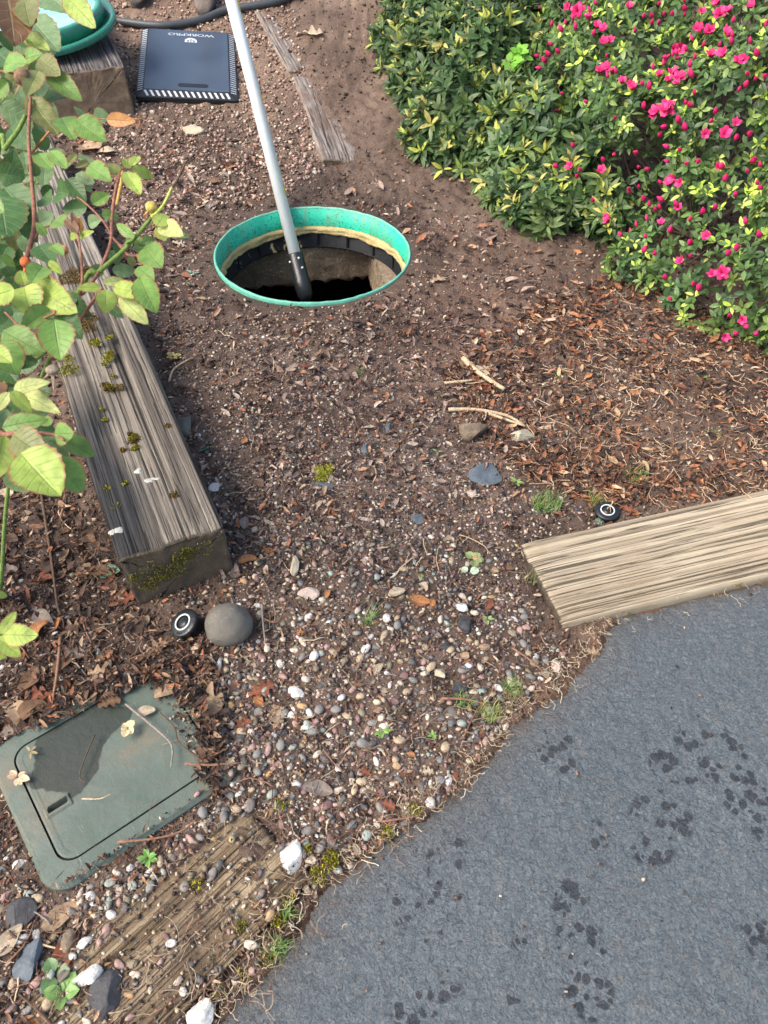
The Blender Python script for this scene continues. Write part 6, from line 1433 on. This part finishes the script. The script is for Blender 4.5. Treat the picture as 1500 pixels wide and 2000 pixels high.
# mostly dark green leaves filling the mass behind
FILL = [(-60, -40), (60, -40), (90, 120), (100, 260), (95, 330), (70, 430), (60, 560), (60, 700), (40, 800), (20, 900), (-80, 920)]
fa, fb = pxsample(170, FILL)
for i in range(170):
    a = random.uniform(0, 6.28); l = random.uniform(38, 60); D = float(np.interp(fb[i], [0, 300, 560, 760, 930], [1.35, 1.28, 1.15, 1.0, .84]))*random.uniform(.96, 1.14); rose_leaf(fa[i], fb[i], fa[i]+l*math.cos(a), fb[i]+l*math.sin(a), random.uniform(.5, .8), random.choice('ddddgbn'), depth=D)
# leaves beyond the left edge so the shrub carries on
for i in range(70):
    px_ = random.uniform(-420, -40); py_ = random.uniform(-60, 1350); a = random.uniform(0, 6.28); l = random.uniform(40, 75); rose_leaf(px_, py_, px_+l*math.cos(a), py_+l*math.sin(a), random.uniform(.5, .8), random.choice('ygdgdb'))
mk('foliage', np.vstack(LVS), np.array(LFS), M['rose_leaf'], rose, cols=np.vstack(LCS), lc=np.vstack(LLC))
canes = MB(); ccol = []
def cane(pl, r0, r1, col):
    P_ = smoothpath([np.array(p)-RO for p in pl], 6); n0 = len(canes.V); canes.tube(P_, [r0+(r1-r0)*i/(len(P_)-1) for i in range(len(P_))], 8); ccol.extend([col]*(len(canes.V)-n0))
def q_(x, y, d_): return Q(x, y, d_)
RB = np.array([-.80, .95, 0]); GRN, RED, BRN, DRY = (.16, .24, .06), (.26, .12, .08), (.17, .13, .08), (.11, .07, .045)
cane([RB, (-.82, .95, .3), q_(60, 600, 1.1), q_(50, 512, 1.05)], .007, .0035, GRN)
cane([q_(50, 510, 1.05), q_(66, 450, 1.06), q_(66, 400, 1.07), q_(60, 330, 1.08), q_(56, 262, 1.09), q_(60, 190, 1.10)], .0036, .0022, RED)
cane([q_(50, 512, 1.05), q_(75, 526, 1.04), q_(97, 523, 1.03)], .0034, .0032, BRN)
cane([q_(66, 470, 1.06), q_(80, 448, 1.05), q_(100, 440, 1.04)], .0018, .0012, RED)
cane([RB, (-.7, 1.05, .3), q_(150, 580, 1.05), q_(195, 530, 1.0), q_(245, 485, 1.0), q_(296, 425, 1.0)], .0042, .0024, GRN)
cane([q_(296, 425, 1.0), q_(318, 402, 1.0), q_(336, 366, 1.0)], .0024, .0018, (.40, .45, .10))
cane([q_(336, 366, 1.0), q_(347, 350, 1.0), q_(363, 316, 1.0)], .0018, .0012, DRY)
cane([q_(195, 530, 1.0), q_(216, 475, 1.0), q_(219, 420, 1.0), q_(228, 360, 1.02), q_(240, 330, 1.05)], .0025, .0018, RED)
cane([q_(228, 400, 1.0), q_(236, 360, 1.02), q_(240, 335, 1.04)], .0022, .0020, (.50, .32, .10))
cane([q_(195, 530, 1.0), q_(160, 575, .97), q_(161, 540, .96), q_(157, 490, .97), q_(152, 455, .98)], .0022, .0014, RED)
cane([RB, (-.75, .9, .35), q_(-10, 330, 1.15), q_(10, 290, 1.12), q_(35, 255, 1.1), q_(50, 225, 1.1)], .0045, .003, GRN)
cane([RB, (-.7, .85, .3), q_(20, 720, 1.0), q_(60, 705, .98), q_(95, 680, .96)], .006, .003, GRN)
cane([q_(60, 705, .98), q_(60, 640, .93), q_(106, 612, .9), q_(100, 605, .9)], .0018, .0012, RED)
cane([q_(10, 610, .95), q_(40, 640, .94), q_(60, 660, .93)], .0015, .0012, RED)
cane([(-.6, .5, .2), q_(-60, 880, .75), q_(10, 850, .72), q_(60, 846, .7), q_(107, 850, .7), q_(125, 860, .68)], .004, .001, RED)
cane([q_(-20, 140, 1.1), q_(10, 140, 1.1), q_(38, 148, 1.08)], .0018, .0016, RED)
cane([q_(200, 562, .93), q_(180, 590, .95), q_(160, 620, .98), q_(100, 700, 1.0)], .0015, .0025, RED)
cane([q_(245, 485, 1.0), q_(225, 470, 1.0), q_(200, 430, 1.0), q_(165, 395, 1.02), q_(150, 385, 1.04)], .0016, .001, RED)
cane([q_(285, 490, 1.0), q_(255, 500, 1.0), q_(225, 470, 1.0)], .0018, .0012, RED)
cane([q_(280, 232, 1.1), q_(208, 233, 1.1), q_(172, 232, 1.1), q_(120, 236, 1.12), q_(60, 300, 1.2)], .0006, .002, (.4, .2, .08))
cane([q_(-30, 1260, .75), q_(0, 1240, .7)], .002, .001, GRN)
mk('canes', canes.V, canes.F, M['twig'], rose, cols=np.array(ccol))
# hips and dead flower heads
def hip(px_, py_, D, r, col, spikes, name, sc=(1, 1, 1)):
    q = Q(px_, py_, D); V, F = rock_mesh(500+px_, 2, .08, 0); V = V*r*np.array(sc); Vl = V.tolist(); Fl = [tuple(f) for f in F]; C = [col]*len(Vl)
    for k in range(spikes):
        a = 2*PI*k/spikes; d_ = np.array([math.cos(a)*.7, -.4+.5*math.sin(a), -.5+.6*math.sin(a)]); s_ = np.cross(d_, [0, 0, 1.]); b = len(Vl); Vl += [(d_*r*.6-s_*r*.3).tolist(), (d_*r*.6+s_*r*.3).tolist(), (d_*r*2.2).tolist()]; Fl.append((b, b+1, b+2)); C += [col]*3
    o = mk(name, Vl, Fl, M['twig'], rose, cols=np.array(C)); o.location = tuple(q-RO)
hip(44, 150, 1.06, .0115, (.20, .12, .07), 5, 'rose_hip'); hip(50, 512, 1.04, .0075, (.55, .14, .05), 3, 'rose_hip'); hip(102, 722, .98, .009, (.30, .24, .18), 4, 'dead_flower_head', (1, 1, .6)); hip(296, 405, 1.0, .008, (.50, .38, .10), 4, 'dead_flower_head'); hip(125, 488, 1.04, .006, (.5, .25, .12), 5, 'dead_flower_head')
